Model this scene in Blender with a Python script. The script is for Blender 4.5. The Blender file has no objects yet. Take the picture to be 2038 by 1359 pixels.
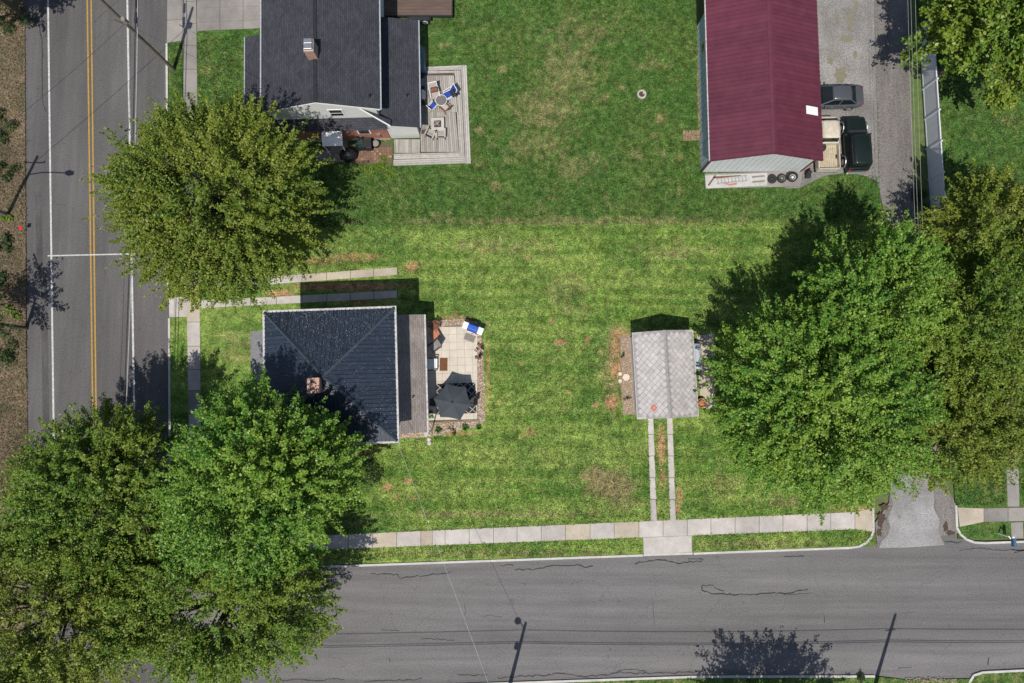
import bpy, math, random
import numpy as np
from mathutils import Vector, Matrix
random.seed(7)
RNG = np.random.default_rng(7)
R = math.radians
S = bpy.context.scene
C = S.collection

# ------------------------------------------------------------------ camera, sky, sun, exposure
CAM_H, TILT, FPX = 53.0, R(4.5), 1359.0
cd = bpy.data.cameras.new('camera'); cam = bpy.data.objects.new('camera', cd); C.objects.link(cam)
cd.sensor_width = 36.0; cd.lens = 36.0 * FPX / 2038.0; cd.clip_start = 1; cd.clip_end = 2000
cam.location = (0, -CAM_H * math.tan(TILT), CAM_H); cam.rotation_euler = (TILT, 0, 0)
S.camera = cam
SHX, SHY = 0.13, 0.51                       # shadow run per metre of height
sun_dir = Vector((-SHX, -SHY, 1)).normalized()
w = bpy.data.worlds.new('World'); S.world = w; w.use_nodes = True
sky = w.node_tree.nodes.new('ShaderNodeTexSky'); sky.sky_type = 'NISHITA'; sky.sun_disc = False
sky.sun_elevation = math.asin(sun_dir.z); sky.sun_rotation = math.atan2(sun_dir.x, sun_dir.y)
sky.air_density = 1.0; sky.dust_density = 1.0
bg = w.node_tree.nodes['Background']; bg.inputs['Strength'].default_value = 0.085
w.node_tree.links.new(sky.outputs[0], bg.inputs['Color'])
sl = bpy.data.lights.new('sun', 'SUN'); so = bpy.data.objects.new('sun', sl); C.objects.link(so)
sl.energy = 4.0; sl.angle = R(0.53); sl.color = (1, 0.955, 0.89)
so.rotation_euler = (-sun_dir).to_track_quat('-Z', 'Y').to_euler(); so.location = (-20, -40, 80)
S.view_settings.view_transform = 'Standard'; S.view_settings.look = 'None'
S.view_settings.exposure = 0.3; S.view_settings.gamma = 1.0
S.render.resolution_x, S.render.resolution_y = 1024, 683

# ------------------------------------------------------------------ measuring: a sighted point at a known height -> metres
_s, _c = math.sin(TILT), math.cos(TILT)
def W(px, py, z=0.0):
    u, v = (px - 1019) / FPX, (679.5 - py) / FPX
    d = Vector((u, v * _c + _s, v * _s - _c))
    return cam.location + d * ((z - CAM_H) / d.z)
def W2(px, py, z=0.0):
    p = W(px, py, z); return (p.x, p.y)
def frame(tl, tr, br, bl, z):
    a, b, c, d = (W(*q, z) for q in (tl, tr, br, bl))
    ctr = (a + b + c + d) / 4; ax = ((b - a) + (c - d)) / 2; ay = ((a - d) + (b - c)) / 2
    return ctr.x, ctr.y, math.atan2(ax.y, ax.x), ax.length, ay.length

# ------------------------------------------------------------------ materials
def newmat(name):
    m = bpy.data.materials.new(name); m.use_nodes = True
    nt = m.node_tree; p = nt.nodes['Principled BSDF']
    return m, nt, p
def nd(nt, t, **kw):
    n = nt.nodes.new(t)
    for k, v in kw.items():
        if k in n.inputs: n.inputs[k].default_value = v
        else: setattr(n, k, v)
    return n
def mixc(nt, fac, a, b, mode='MIX'):
    n = nt.nodes.new('ShaderNodeMix'); n.data_type = 'RGBA'; n.blend_type = mode
    for i, v in ((0, fac), (6, a), (7, b)):
        if isinstance(v, (int, float)): n.inputs[i].default_value = v
        elif isinstance(v, tuple): n.inputs[i].default_value = v if len(v) == 4 else (*v, 1)
        else: nt.links.new(v, n.inputs[i])
    return n.outputs[2]
def ramp(nt, src, lo, hi, a=0.0, b=1.0):
    n = nt.nodes.new('ShaderNodeMapRange'); nt.links.new(src, n.inputs[0])
    for i, v in enumerate((lo, hi, a, b)): n.inputs[i + 1].default_value = v
    return n.outputs[0]
def coords(nt, rotz=0, scale=(1, 1, 1), world=False):
    if world:
        g = nt.nodes.new('ShaderNodeNewGeometry'); src = g.outputs['Position']
    else:
        src = nt.nodes.new('ShaderNodeTexCoord').outputs['Object']
    mp = nt.nodes.new('ShaderNodeMapping'); mp.inputs['Rotation'].default_value = (0, 0, rotz); mp.inputs['Scale'].default_value = scale
    nt.links.new(src, mp.inputs[0]); return mp.outputs[0]
def noise(nt, vec, scale, detail=4, rough=.6):
    n = nd(nt, 'ShaderNodeTexNoise', Scale=scale, Detail=detail, Roughness=rough); nt.links.new(vec, n.inputs['Vector']); return n.outputs['Fac']
def bump(nt, p, h, strength, dist=.03):
    b = nd(nt, 'ShaderNodeBump', Strength=strength, Distance=dist); nt.links.new(h, b.inputs['Height']); nt.links.new(b.outputs[0], p.inputs['Normal'])
def M(name, c1, c2=None, scale=6, rough=.75, bmp=0.0, metallic=0.0, rand=0.0, fine=0.15, spec=.3, world=False, stretch=(1, 1, 1), rotz=0, patch=0.0):
    m, nt, p = newmat(name)
    p.inputs['Roughness'].default_value = rough; p.inputs['Metallic'].default_value = metallic
    p.inputs['Specular IOR Level'].default_value = spec
    v = coords(nt, rotz, stretch, world)
    c2 = c2 or tuple(x * .72 for x in c1)
    f1 = ramp(nt, noise(nt, v, scale, 5), .3, .7)
    col = mixc(nt, f1, c1, c2)
    f2 = noise(nt, v, scale * 9, 3, .7)
    if fine:
        g = ramp(nt, f2, .25, .75, 1 - fine, 1 + fine)
        cg = nt.nodes.new('ShaderNodeCombineColor')
        for i in range(3): nt.links.new(g, cg.inputs[i])
        col = mixc(nt, 1.0, col, cg.outputs[0], 'MULTIPLY')
    if patch:
        f3 = ramp(nt, noise(nt, v, scale * .18, 3), .4, .65, 1, 1 - patch)
        cg = nt.nodes.new('ShaderNodeCombineColor')
        for i in range(3): nt.links.new(f3, cg.inputs[i])
        col = mixc(nt, 1.0, col, cg.outputs[0], 'MULTIPLY')
    if rand:
        oi = nt.nodes.new('ShaderNodeObjectInfo'); g = ramp(nt, oi.outputs['Random'], 0, 1, 1 - rand, 1 + rand)
        cg = nt.nodes.new('ShaderNodeCombineColor')
        for i in range(3): nt.links.new(g, cg.inputs[i])
        col = mixc(nt, 1.0, col, cg.outputs[0], 'MULTIPLY')
    nt.links.new(col, p.inputs['Base Color'])
    if bmp: bump(nt, p, f2, bmp)
    return m
def brickmat(name, c1, c2, mortar, bw, bh, ms=.012, rough=.85, axes='XY', off=.5, rotz=0):
    """courses: shingles, bricks; axes picks which object axes carry the courses"""
    m, nt, p = newmat(name); p.inputs['Roughness'].default_value = rough; p.inputs['Specular IOR Level'].default_value = .2
    tc = nt.nodes.new('ShaderNodeTexCoord'); sp = nt.nodes.new('ShaderNodeSeparateXYZ'); cb = nt.nodes.new('ShaderNodeCombineXYZ')
    nt.links.new(tc.outputs['Object'], sp.inputs[0])
    for i, a in enumerate(axes): nt.links.new(sp.outputs['XYZ'.index(a)], cb.inputs[i])
    b = nt.nodes.new('ShaderNodeTexBrick'); nt.links.new(cb.outputs[0], b.inputs['Vector'])
    b.inputs['Color1'].default_value = (*c1, 1); b.inputs['Color2'].default_value = (*c2, 1); b.inputs['Mortar'].default_value = (*mortar, 1)
    b.inputs['Scale'].default_value = 1; b.inputs['Mortar Size'].default_value = ms; b.inputs['Brick Width'].default_value = bw; b.inputs['Row Height'].default_value = bh
    b.offset = off
    f = ramp(nt, noise(nt, tc.outputs['Object'], 45, 3, .8), .3, .7, .7, 1.3)
    cg = nt.nodes.new('ShaderNodeCombineColor')
    for i in range(3): nt.links.new(f, cg.inputs[i])
    col = mixc(nt, 1.0, b.outputs['Color'], cg.outputs[0], 'MULTIPLY')
    f3 = ramp(nt, noise(nt, tc.outputs['Object'], .9, 4), .35, .7, .82, 1.12)
    cg = nt.nodes.new('ShaderNodeCombineColor')
    for i in range(3): nt.links.new(f3, cg.inputs[i])
    col = mixc(nt, 1.0, col, cg.outputs[0], 'MULTIPLY')
    nt.links.new(col, p.inputs['Base Color'])
    bump(nt, p, b.outputs['Fac'], -.3, .01)
    return m

MT = {}
MT['concrete'] = M('concrete', (.48, .445, .41), (.385, .35, .32), 1.6, .9, .25, rand=.09, fine=.16, world=True, patch=.22)
MT['concrete_tan'] = M('concrete_tan', (.45, .395, .315), (.38, .32, .245), 1.6, .9, .25, rand=.05, fine=.2, world=True, patch=.2)
MT['concrete_old'] = M('concrete_old', (.27, .25, .235), (.22, .20, .18), 1.5, .9, .3, rand=.08, fine=.14, world=True, patch=.2)
MT['kerb'] = M('kerb', (.50, .48, .45), (.38, .36, .33), 1.4, .9, .2, fine=.15, world=True)
MT['joint'] = M('joint', (.11, .09, .06), (.07, .08, .035), 3, .95, world=True)
MT['paver'] = M('paver', (.55, .49, .41), (.47, .415, .34), 2, .9, .2, rand=.06, fine=.1, world=True, patch=.1)
MT['white'] = M('white_paint', (.74, .74, .72), (.66, .66, .64), 3, .55, fine=.04)
MT['weathered_white'] = M('weathered_white', (.44, .43, .42), (.34, .33, .31), 3, .8, fine=.12)
MT['gutter'] = M('gutter_white', (.56, .54, .53), (.28, .26, .25), 5, .5, fine=.15)
MT['gutter_grey'] = M('gutter_grey', (.40, .43, .44), (.24, .26, .27), 5, .5, fine=.15)
MT['black'] = M('black', (.016, .016, .018), (.026, .026, .028), 6, .5)
MT['dark'] = M('dark_metal', (.045, .045, .05), (.03, .03, .03), 6, .5, metallic=.3)
MT['rubber'] = M('rubber', (.022, .022, .023), (.035, .034, .033), 8, .85)
MT['steel'] = M('steel', (.55, .55, .56), (.42, .42, .43), 8, .35, metallic=.8)
MT['bark'] = M('bark', (.13, .10, .075), (.075, .058, .045), 6, .95, .5)
MT['timber_pole'] = M('timber_pole', (.20, .165, .125), (.12, .10, .08), 4, .9, .3, stretch=(6, 6, .6))
MT['wire'] = M('wire', (.05, .05, .05), (.03, .03, .03), 2, .6)
MT['wire_pale'] = M('wire_pale', (.42, .42, .40), (.30, .30, .29), 2, .5)
MT['glass'] = M('window_glass', (.008, .012, .013), (.012, .016, .017), 1, .06, spec=.5, fine=0)
MT['brick_red'] = brickmat('brick_wall', (.34, .10, .055), (.27, .078, .045), (.34, .25, .2), .21, .075, .010, axes='XZ')
MT['brick_red_y'] = brickmat('brick_wall_side', (.30, .085, .045), (.24, .065, .04), (.34, .25, .2), .21, .075, .010, axes='YZ')
MT['chimney_brick'] = brickmat('chimney_brick', (.36, .17, .12), (.29, .13, .09), (.42, .36, .31), .21, .075, .012, axes='XZ')
MT['chimney_top'] = M('chimney_mortar', (.55, .36, .28), (.34, .17, .12), 9, .9, .3)
MT['shingle_dark'] = brickmat('shingle_charcoal', (.056, .057, .068), (.038, .039, .049), (.02, .02, .025), .32, .14, .012, axes='YX')
MT['shingle_dark_x'] = brickmat('shingle_charcoal_side', (.056, .057, .068), (.038, .039, .049), (.02, .02, .025), .32, .14, .012, axes='XY')
MT['shingle_tan'] = brickmat('shingle_brown_grey', (.27, .235, .215), (.20, .175, .16), (.12, .10, .092), .30, .135, .012, axes='YX')
MT['diamond'] = M('cement_shingle', (.46, .435, .425), (.37, .345, .335), 3, .92, .3, rand=.10, fine=.34, patch=.1, world=True)
MT['diamond_deck'] = M('cement_shingle_edge', (.34, .32, .31), (.22, .20, .195), 5, .92, .3, fine=.3, world=True)
MT['rust'] = M('rust', (.45, .10, .08), (.42, .20, .12), 6, .9, .2)
MT['roof_navy'] = M('roof_navy', (.030, .042, .062), (.020, .028, .043), 2.5, .33, .05, rand=.14, fine=.2, spec=.45)
MT['navy_cap'] = M('navy_cap', (.055, .070, .092), (.04, .052, .07), 3, .4)
MT['roof_maroon'] = M('roof_maroon', (.118, .029, .048), (.088, .020, .036), 1.2, .5, rand=.09, fine=.12, spec=.35, patch=.06)
MT['metal_grey'] = M('porch_roof_grey', (.20, .20, .21), (.13, .13, .14), 4, .7, .1, fine=.2)
MT['siding_blue'] = M('siding_bluegrey', (.42, .49, .49), (.37, .43, .43), 1.5, .6, rand=.04, fine=.06)
MT['siding_white'] = M('siding_white', (.56, .585, .59), (.50, .525, .53), 1.5, .6, rand=.03, fine=.05)
MT['wall_white'] = M('wall_white', (.62, .62, .60), (.56, .56, .54), 2, .7, fine=.05)
MT['wall_cream'] = M('wall_cream', (.50, .46, .38), (.44, .40, .33), 2, .8, fine=.06)
MT['deck'] = M('deck_board', (.36, .335, .30), (.26, .24, .21), 3, .9, .2, rand=.2, fine=.2, stretch=(1, .25, 1))
MT['deck_edge'] = M('deck_step_board', (.42, .395, .36), (.31, .29, .26), 3, .9, .2, rand=.15, fine=.2)
MT['joist'] = M('joist', (.09, .075, .06), (.06, .05, .04), 4, .9)
MT['vinyl'] = M('fence_vinyl', (.60, .61, .64), (.54, .55, .58), 2, .5, fine=.04, rand=.03)
MT['paint_white'] = M('road_paint_white', (.56, .56, .54), (.30, .30, .29), 5, .8, fine=.3, world=True)
MT['paint_yellow'] = M('road_paint_yellow', (.42, .25, .035), (.26, .16, .05), 5, .8, fine=.35, world=True)
MT['tar'] = M('tar', (.022, .022, .024), (.03, .03, .03), 4, .7, world=True)
MT['umbrella'] = M('umbrella_cloth', (.052, .060, .070), (.043, .050, .060), 3, .85, .1, fine=.1)
MT['blue'] = M('blue_lid', (.02, .09, .42), (.015, .07, .36), 3, .35, fine=.05)
MT['blue_cloth'] = M('blue_sling', (.02, .06, .32), (.014, .045, .25), 4, .8, fine=.1)
MT['sling_tan'] = M('tan_sling', (.40, .35, .32), (.34, .29, .27), 4, .85)
MT['sling_grey'] = M('grey_sling', (.27, .25, .24), (.20, .185, .18), 8, .85)
MT['brown_wood'] = M('brown_wood', (.20, .085, .045), (.13, .055, .032), 5, .7)
MT['terracotta'] = M('terracotta', (.40, .17, .10), (.34, .14, .085), 4, .8)
MT['doormat'] = M('doormat', (.16, .07, .03), (.11, .05, .02), 8, .95, .3)
MT['mat_grey'] = M('mat_grey', (.22, .20, .175), (.17, .155, .135), 8, .95)
MT['cover_black'] = M('cover_black', (.014, .015, .017), (.022, .023, .025), 5, .45, .5)
MT['bin_green'] = M('bin_green', (.02, .045, .042), (.015, .035, .033), 3, .5)
MT['tank'] = M('tank_blue', (.075, .14, .185), (.06, .115, .155), 2, .45, fine=.08)
MT['wood_bed'] = M('trailer_bed', (.13, .09, .07), (.085, .06, .05), 3, .9, .2, rand=.12, stretch=(.25, 1, 1))
MT['soil'] = M('mulch', (.085, .058, .042), (.055, .038, .028), 9, .95, .5, world=True)
MT['pebble_bed'] = M('pebble_bed', (.33, .24, .165), (.18, .12, .08), 14, .95, .5, world=True, fine=.5)
MT['petal'] = M('petal', (.62, .60, .52), (.48, .44, .34), 5, .8)
MT['hexstone'] = M('stepping_stone', (.62, .52, .42), (.55, .46, .37), 3, .9)
MT['car_grey'] = M('car_grey', (.10, .105, .118), (.092, .097, .108), 2, .22, metallic=.35, spec=.5, fine=.03)
MT['car_green'] = M('car_green', (.010, .017, .015), (.008, .014, .0125), 2, .3, metallic=.1, spec=.5, fine=.05)
MT['car_white'] = M('car_white', (.54, .50, .43), (.40, .34, .24), 3, .6, fine=.15)
MT['bed_tan'] = M('pickup_bed', (.46, .41, .30), (.33, .27, .17), 4, .8, fine=.2)
MT['red'] = M('red_lens', (.35, .02, .02), (.3, .015, .015), 2, .3)
MT['fabric_blue'] = M('tarp_pale', (.42, .45, .50), (.34, .37, .42), 5, .6, .2)
MT['oak'] = M('cut_wood', (.42, .21, .10), (.30, .14, .06), 7, .9)
MT['brick_pad'] = M('brick_pad', (.30, .20, .125), (.23, .15, .10), 4, .9, .2, rand=.16, world=True)
MT['paver_red'] = M('patio_brick', (.21, .115, .08), (.15, .085, .062), 4, .9, .2, rand=.22, world=True)
MT['mailbox_blue'] = M('mailbox_blue', (.035, .10, .20), (.03, .085, .17), 4, .4)

def asphalt(name, c1, c2, sx, sy, speck=.35, extra=None):
    m, nt, p = newmat(name); p.inputs['Roughness'].default_value = .92; p.inputs['Specular IOR Level'].default_value = .15
    v = coords(nt, world=True); vs = coords(nt, 0, (sx, sy, 1), True)
    base = mixc(nt, ramp(nt, noise(nt, vs, 1.0, 5), .35, .68), c1, c2)
    base = mixc(nt, ramp(nt, noise(nt, v, .25, 4), .45, .7, 0, .35), base, tuple(x * .72 for x in c1))
    g = ramp(nt, noise(nt, v, 11, 2, .9), .25, .75, 1 - speck, 1 + speck)
    cg = nt.nodes.new('ShaderNodeCombineColor')
    for i in range(3): nt.links.new(g, cg.inputs[i])
    col = mixc(nt, 1.0, base, cg.outputs[0], 'MULTIPLY')
    lanes = ramp(nt, noise(nt, coords(nt, 0, (sx * .12, sy * .35, 1), True), 1.0, 3), .38, .62, .84, 1.13)
    cl = nt.nodes.new('ShaderNodeCombineColor')
    for i in range(3): nt.links.new(lanes, cl.inputs[i])
    col = mixc(nt, 1.0, col, cl.outputs[0], 'MULTIPLY')
    st = ramp(nt, noise(nt, v, .9, 6, .7), .62, .74, 0, .5)
    col = mixc(nt, st, col, tuple(x * .45 for x in c1))
    # hairline cracking
    vo = nd(nt, 'ShaderNodeTexVoronoi', Scale=.35, feature='DISTANCE_TO_EDGE'); vn = nt.nodes.new('ShaderNodeVectorMath'); vn.operation = 'ADD'
    nz = nd(nt, 'ShaderNodeTexNoise', Scale=1.3, Detail=5); nt.links.new(v, nz.inputs['Vector'])
    nt.links.new(v, vn.inputs[0]); nt.links.new(nz.outputs['Color'], vn.inputs[1]); nt.links.new(vn.outputs[0], vo.inputs['Vector'])
    ck = ramp(nt, vo.outputs['Distance'], .0, .006, .5, 0)
    col = mixc(nt, ck, col, tuple(x * .35 for x in c1))
    nt.links.new(col, p.inputs['Base Color']); bump(nt, p, noise(nt, v, 30, 2), .3, .01)
    return m
MT['asphalt_main'] = asphalt('asphalt_main', (.108, .102, .100), (.086, .082, .081), 2.2, .12, .45)
MT['asphalt_side'] = asphalt('asphalt_side', (.152, .144, .142), (.122, .116, .115), .12, 1.6, .4)
MT['asphalt_worn'] = asphalt('asphalt_worn', (.27, .265, .262), (.19, .184, .18), .6, .5, .35)
MT['gravel'] = asphalt('gravel_drive', (.19, .176, .165), (.132, .120, .110), 1.6, .15, .6)
MT['gravel_pale'] = asphalt('gravel_pale', (.225, .215, .205), (.150, .141, .130), .5, .4, .6)

MT['asphalt_dark'] = asphalt('asphalt_dark', (.066, .063, .062), (.092, .088, .086), 3, .6, .5)
def lawnmat():
    m, nt, p = newmat('turf'); p.inputs['Roughness'].default_value = .95; p.inputs['Specular IOR Level'].default_value = .1
    v = coords(nt, world=True)
    def at(n):
        a = nt.nodes.new('ShaderNodeAttribute'); a.attribute_name = n; return a.outputs['Fac']
    own, dirt, dry = at('own'), at('dirt'), at('dry')
    n1 = ramp(nt, noise(nt, v, .55, 6, .65), .32, .68); n2 = noise(nt, v, 2.6, 5, .7); n3 = noise(nt, v, 10, 4, .9)
    lush = mixc(nt, n1, (.072, .162, .022), (.148, .220, .042))
    dimmed_turf = mixc(nt, n1, (.034, .088, .014), (.064, .112, .024))  # dimming of the ground outside the lot, put into the grass colour
    col = mixc(nt, own, dimmed_turf, lush)
    # mowing lines: turf leaning in alternate passes, every half metre or so
    vs = coords(nt, R(-2.2), (.05, 1, 1), True)
    wv = noise(nt, vs, 1.25, 2, .5)
    k = nt.nodes.new('ShaderNodeMath'); k.operation = 'MULTIPLY'; nt.links.new(ramp(nt, wv, .42, .58, 0, .75), k.inputs[0]); nt.links.new(own, k.inputs[1])
    col = mixc(nt, k.outputs[0], col, (.215, .285, .066))
    col2 = mixc(nt, ramp(nt, n2, .44, .68, 0, .6), col, (.150, .170, .062))
    col2 = mixc(nt, ramp(nt, noise(nt, v, .23, 4, .6), .46, .62, 0, .5), col2, (.040, .105, .022))
    col2 = mixc(nt, ramp(nt, noise(nt, v, 3.2, 6, .8), .60, .70, 0, .55), col2, (.23, .185, .085))
    # dry turf and bare earth
    def over(col, attr, lo, hi, tone, nz):
        a = nt.nodes.new('ShaderNodeMath'); a.operation = 'ADD'; nt.links.new(attr, a.inputs[0]); nt.links.new(ramp(nt, nz, .25, .75, -.42, .42), a.inputs[1])
        return mixc(nt, ramp(nt, a.outputs[0], lo, hi), col, tone)
    nm = nt.nodes.new('ShaderNodeMath'); nm.operation = 'MULTIPLY_ADD'
    nt.links.new(noise(nt, v, 1.1, 8, .75), nm.inputs[0]); nm.inputs[1].default_value = 1.0; nm.inputs[2].default_value = 0
    col3 = over(col2, dry, .30, .85, (.20, .175, .080), nm.outputs[0])
    col4 = over(col3, dirt, .36, .78, (.33, .185, .10), noise(nt, v, 4.5, 8, .9))
    g = ramp(nt, n3, .33, .67, .25, 1.75)
    cg = nt.nodes.new('ShaderNodeCombineColor')
    for i in range(3): nt.links.new(g, cg.inputs[i])
    col5 = mixc(nt, 1.0, col4, cg.outputs[0], 'MULTIPLY')
    for sc_, lo_, hi_ in ((1.7, .62, 1.36), (5.0, .70, 1.3)):
        gm = ramp(nt, noise(nt, v, sc_, 4, .7), .34, .66, lo_, hi_); cg = nt.nodes.new('ShaderNodeCombineColor')
        for i in range(3): nt.links.new(gm, cg.inputs[i])
        col5 = mixc(nt, 1.0, col5, cg.outputs[0], 'MULTIPLY')
    gm = ramp(nt, at('tint'), 0, 1, .62, 1.45); cg = nt.nodes.new('ShaderNodeCombineColor')
    for i in range(3): nt.links.new(gm, cg.inputs[i])
    col5 = mixc(nt, 1.0, col5, cg.outputs[0], 'MULTIPLY')
    nt.links.new(col5, p.inputs['Base Color']); bump(nt, p, n3, .7, .06)
    return m
MT['turf'] = lawnmat()
MT['verge'] = M('rough_verge', (.22, .155, .105), (.085, .085, .04), .7, .95, .7, fine=.55, world=True, patch=.4)
MT['weed'] = M('dry_weeds', (.15, .15, .085), (.20, .18, .14), 5, .95, .5, fine=.5, world=True)
MT['earth'] = M('far_ground', (.07, .12, .03), (.10, .12, .045), .3, .95, world=True, fine=.3)

def leafmat(name, c1, c2, c3, tr=.3):
    m, nt, p = newmat(name)
    g = nt.nodes.new('ShaderNodeNewGeometry'); a = nt.nodes.new('ShaderNodeAttribute'); a.attribute_name = 'tint'
    col = mixc(nt, a.outputs['Fac'], c1, c2)
    col = mixc(nt, ramp(nt, g.outputs['Random Per Island'], .78, 1, 0, .75), col, c3)
    f = ramp(nt, g.outputs['Random Per Island'], 0, .78, .70, 1.25)
    cg = nt.nodes.new('ShaderNodeCombineColor')
    for i in range(3): nt.links.new(f, cg.inputs[i])
    col = mixc(nt, 1.0, col, cg.outputs[0], 'MULTIPLY')
    nt.links.new(col, p.inputs['Base Color']); p.inputs['Roughness'].default_value = .45; p.inputs['Specular IOR Level'].default_value = .25
    t = nt.nodes.new('ShaderNodeBsdfTranslucent'); nt.links.new(col, t.inputs[0])
    mx = nt.nodes.new('ShaderNodeMixShader'); mx.inputs[0].default_value = tr
    nt.links.new(p.outputs[0], mx.inputs[1]); nt.links.new(t.outputs[0], mx.inputs[2])
    nt.links.new(mx.outputs[0], nt.nodes['Material Output'].inputs['Surface'])
    return m
MT['leaf_maple'] = leafmat('leaf_maple', (.072, .170, .020), (.175, .240, .026), (.26, .27, .07))
MT['leaf_olive'] = leafmat('leaf_olive', (.090, .165, .019), (.195, .230, .028), (.29, .27, .07))
MT['leaf_bright'] = leafmat('leaf_bright', (.068, .195, .024), (.200, .315, .036), (.33, .37, .10))
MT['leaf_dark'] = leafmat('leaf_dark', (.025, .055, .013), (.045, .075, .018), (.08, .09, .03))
MT['leaf_red'] = leafmat('leaf_red', (.05, .012, .018), (.08, .02, .02), (.12, .04, .04))
MT['leaf_lily'] = leafmat('leaf_lily', (.05, .15, .02), (.08, .21, .03), (.14, .24, .05))

# ------------------------------------------------------------------ mesh helpers
class MB:
    def __init__(s): s.v = []; s.f = []
    def add(s, vs, fs):
        o = len(s.v); s.v += [tuple(q) for q in vs]; s.f += [tuple(i + o for i in f) for f in fs]; return s
    def prism(s, poly, z0, z1):
        a = sum(poly[i][0] * poly[(i + 1) % len(poly)][1] - poly[(i + 1) % len(poly)][0] * poly[i][1] for i in range(len(poly)))
        if a < 0: poly = poly[::-1]
        n = len(poly)
        return s.add([(x, y, z0) for x, y in poly] + [(x, y, z1) for x, y in poly],
                     [tuple(range(n - 1, -1, -1)), tuple(range(n, 2 * n))] + [(i, (i + 1) % n, (i + 1) % n + n, i + n) for i in range(n)])
    def box(s, x0, x1, y0, y1, z0, z1): return s.prism([(x0, y0), (x1, y0), (x1, y1), (x0, y1)], z0, z1)
    def slab(s, pts, t):
        """planar polygon in space, thickened by t against its normal"""
        p = [Vector(q) for q in pts]; n = (p[1] - p[0]).cross(p[-1] - p[0]).normalized()
        if n.z < 0: p = p[::-1]; n = -n
        k = len(p); b = [q - n * t for q in p]
        return s.add(p + b, [tuple(range(k)), tuple(range(2 * k - 1, k - 1, -1))] + [(i, i + k, (i + 1) % k + k, (i + 1) % k) for i in range(k)])
    def tube(s, p0, p1, r0, r1=None, n=8, cap=True):
        r1 = r0 if r1 is None else r1; p0, p1 = Vector(p0), Vector(p1); d = (p1 - p0).normalized()
        a = d.orthogonal().normalized(); b = d.cross(a); o = []
        for p, r in ((p0, r0), (p1, r1)):
            for i in range(n):
                t = 2 * math.pi * i / n; o.append(p + a * (r * math.cos(t)) + b * (r * math.sin(t)))
        f = [(i, (i + 1) % n, (i + 1) % n + n, i + n) for i in range(n)]
        if cap: f += [tuple(range(n - 1, -1, -1)), tuple(range(n, 2 * n))]
        return s.add(o, f)
    def path(s, pts, r, n=5):
        for a, b in zip(pts[:-1], pts[1:]): s.tube(a, b, r, r, n)
        return s
    def lathe(s, prof, n=16, c=(0, 0, 0)):
        o = []
        for r, z in prof:
            for i in range(n):
                t = 2 * math.pi * i / n; o.append((c[0] + r * math.cos(t), c[1] + r * math.sin(t), c[2] + z))
        f = [(k * n + i, k * n + (i + 1) % n, (k + 1) * n + (i + 1) % n, (k + 1) * n + i) for k in range(len(prof) - 1) for i in range(n)]
        f += [tuple(range(n - 1, -1, -1)), tuple(range((len(prof) - 1) * n, len(prof) * n))]
        return s.add(o, f)
    def loft(s, secs):
        n = len(secs[0]); o = [q for sec in secs for q in sec]
        f = [(k * n + i, k * n + (i + 1) % n, (k + 1) * n + (i + 1) % n, (k + 1) * n + i) for k in range(len(secs) - 1) for i in range(n)]
        f += [tuple(range(n - 1, -1, -1)), tuple(range((len(secs) - 1) * n, len(secs) * n))]
        return s.add(o, f)
    def build(s, name, mat, parent=None, smooth=False, bevel=0, origin=None):
        vs = s.v
        if origin is not None: vs = [(x - origin[0], y - origin[1], z - origin[2]) for x, y, z in vs]
        me = bpy.data.meshes.new(name); me.from_pydata(vs, [], s.f); me.update()
        if isinstance(mat, str): mat = MT[mat]
        me.materials.append(mat)
        if smooth:
            for p in me.polygons: p.use_smooth = True
        o = bpy.data.objects.new(name, me); C.objects.link(o)
        if parent is not None: o.parent = parent
        if origin is not None and parent is None: o.location = origin
        if bevel:
            b = o.modifiers.new('bevel', 'BEVEL'); b.width = bevel; b.segments = 2; b.limit_method = 'ANGLE'
        return o
def thing(name, label, cat, loc=(0, 0, 0), rz=0, group=None):
    o = bpy.data.objects.new(name, None); C.objects.link(o); o.location = loc; o.rotation_euler = (0, 0, rz)
    o.empty_display_size = .2
    return tag(o, label, cat, group)
def tag(o, label, cat=None, group=None, kind=None):
    if label: o['label'] = label
    if cat: o['category'] = cat
    if group: o['group'] = group
    if kind: o['kind'] = kind
    return o
def struct(o, label=None):
    o['kind'] = 'structure'
    if label: o['label'] = label
    return o
def lerp(a, b, t): return tuple(x + (y - x) * t for x, y in zip(a, b))

# ------------------------------------------------------------------ ground, roads, verges
g = MB().prism([(-260, -260), (260, -260), (260, 260), (-260, 260)], -1.0, -.03).build('ground', 'earth'); struct(g, 'grassy ground spreading beyond the houses')
LZ = .10                                                    # turf stands a kerb above the roads
road = MB().prism([W2(48, -260), W2(334, -260), W2(338, 700), W2(340, 1700), W2(30, 1700), W2(54, 700)], -.02, 0).build('road', 'asphalt_main')
struct(road, 'two-lane grey asphalt road with yellow centre lines')
street = MB().prism([W2(339, 1128), W2(700, 1124), W2(1740, 1085), W2(1760, 1060), W2(1905, 1056), W2(1945, 1077), W2(2300, 1066), W2(2300, 1330), W2(2038, 1334), W2(1935, 1352), W2(1380, 1348), W2(900, 1364), W2(339, 1385)], -.024, .004).build('street', 'asphalt_side')
struct(street, 'side street of worn pale asphalt')
def strip(name, mat, a, b, wpx, z, parent, n=1):
    (x0, y0), (x1, y1) = W2(*a), W2(*b); d = Vector((x1 - x0, y1 - y0)).normalized(); q = Vector((-d.y, d.x)) * wpx / 2
    return MB().prism([(x0 + q.x, y0 + q.y), (x1 + q.x, y1 + q.y), (x1 - q.x, y1 - q.y), (x0 - q.x, y0 - q.y)], z - .003, z).build(name, mat, parent)
strip('edge_line', 'paint_white', (93, -200), (112, 1250), .14, .006, road)
strip('edge_line', 'paint_white', (250, -200), (272, 1100), .15, .006, road)
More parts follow.
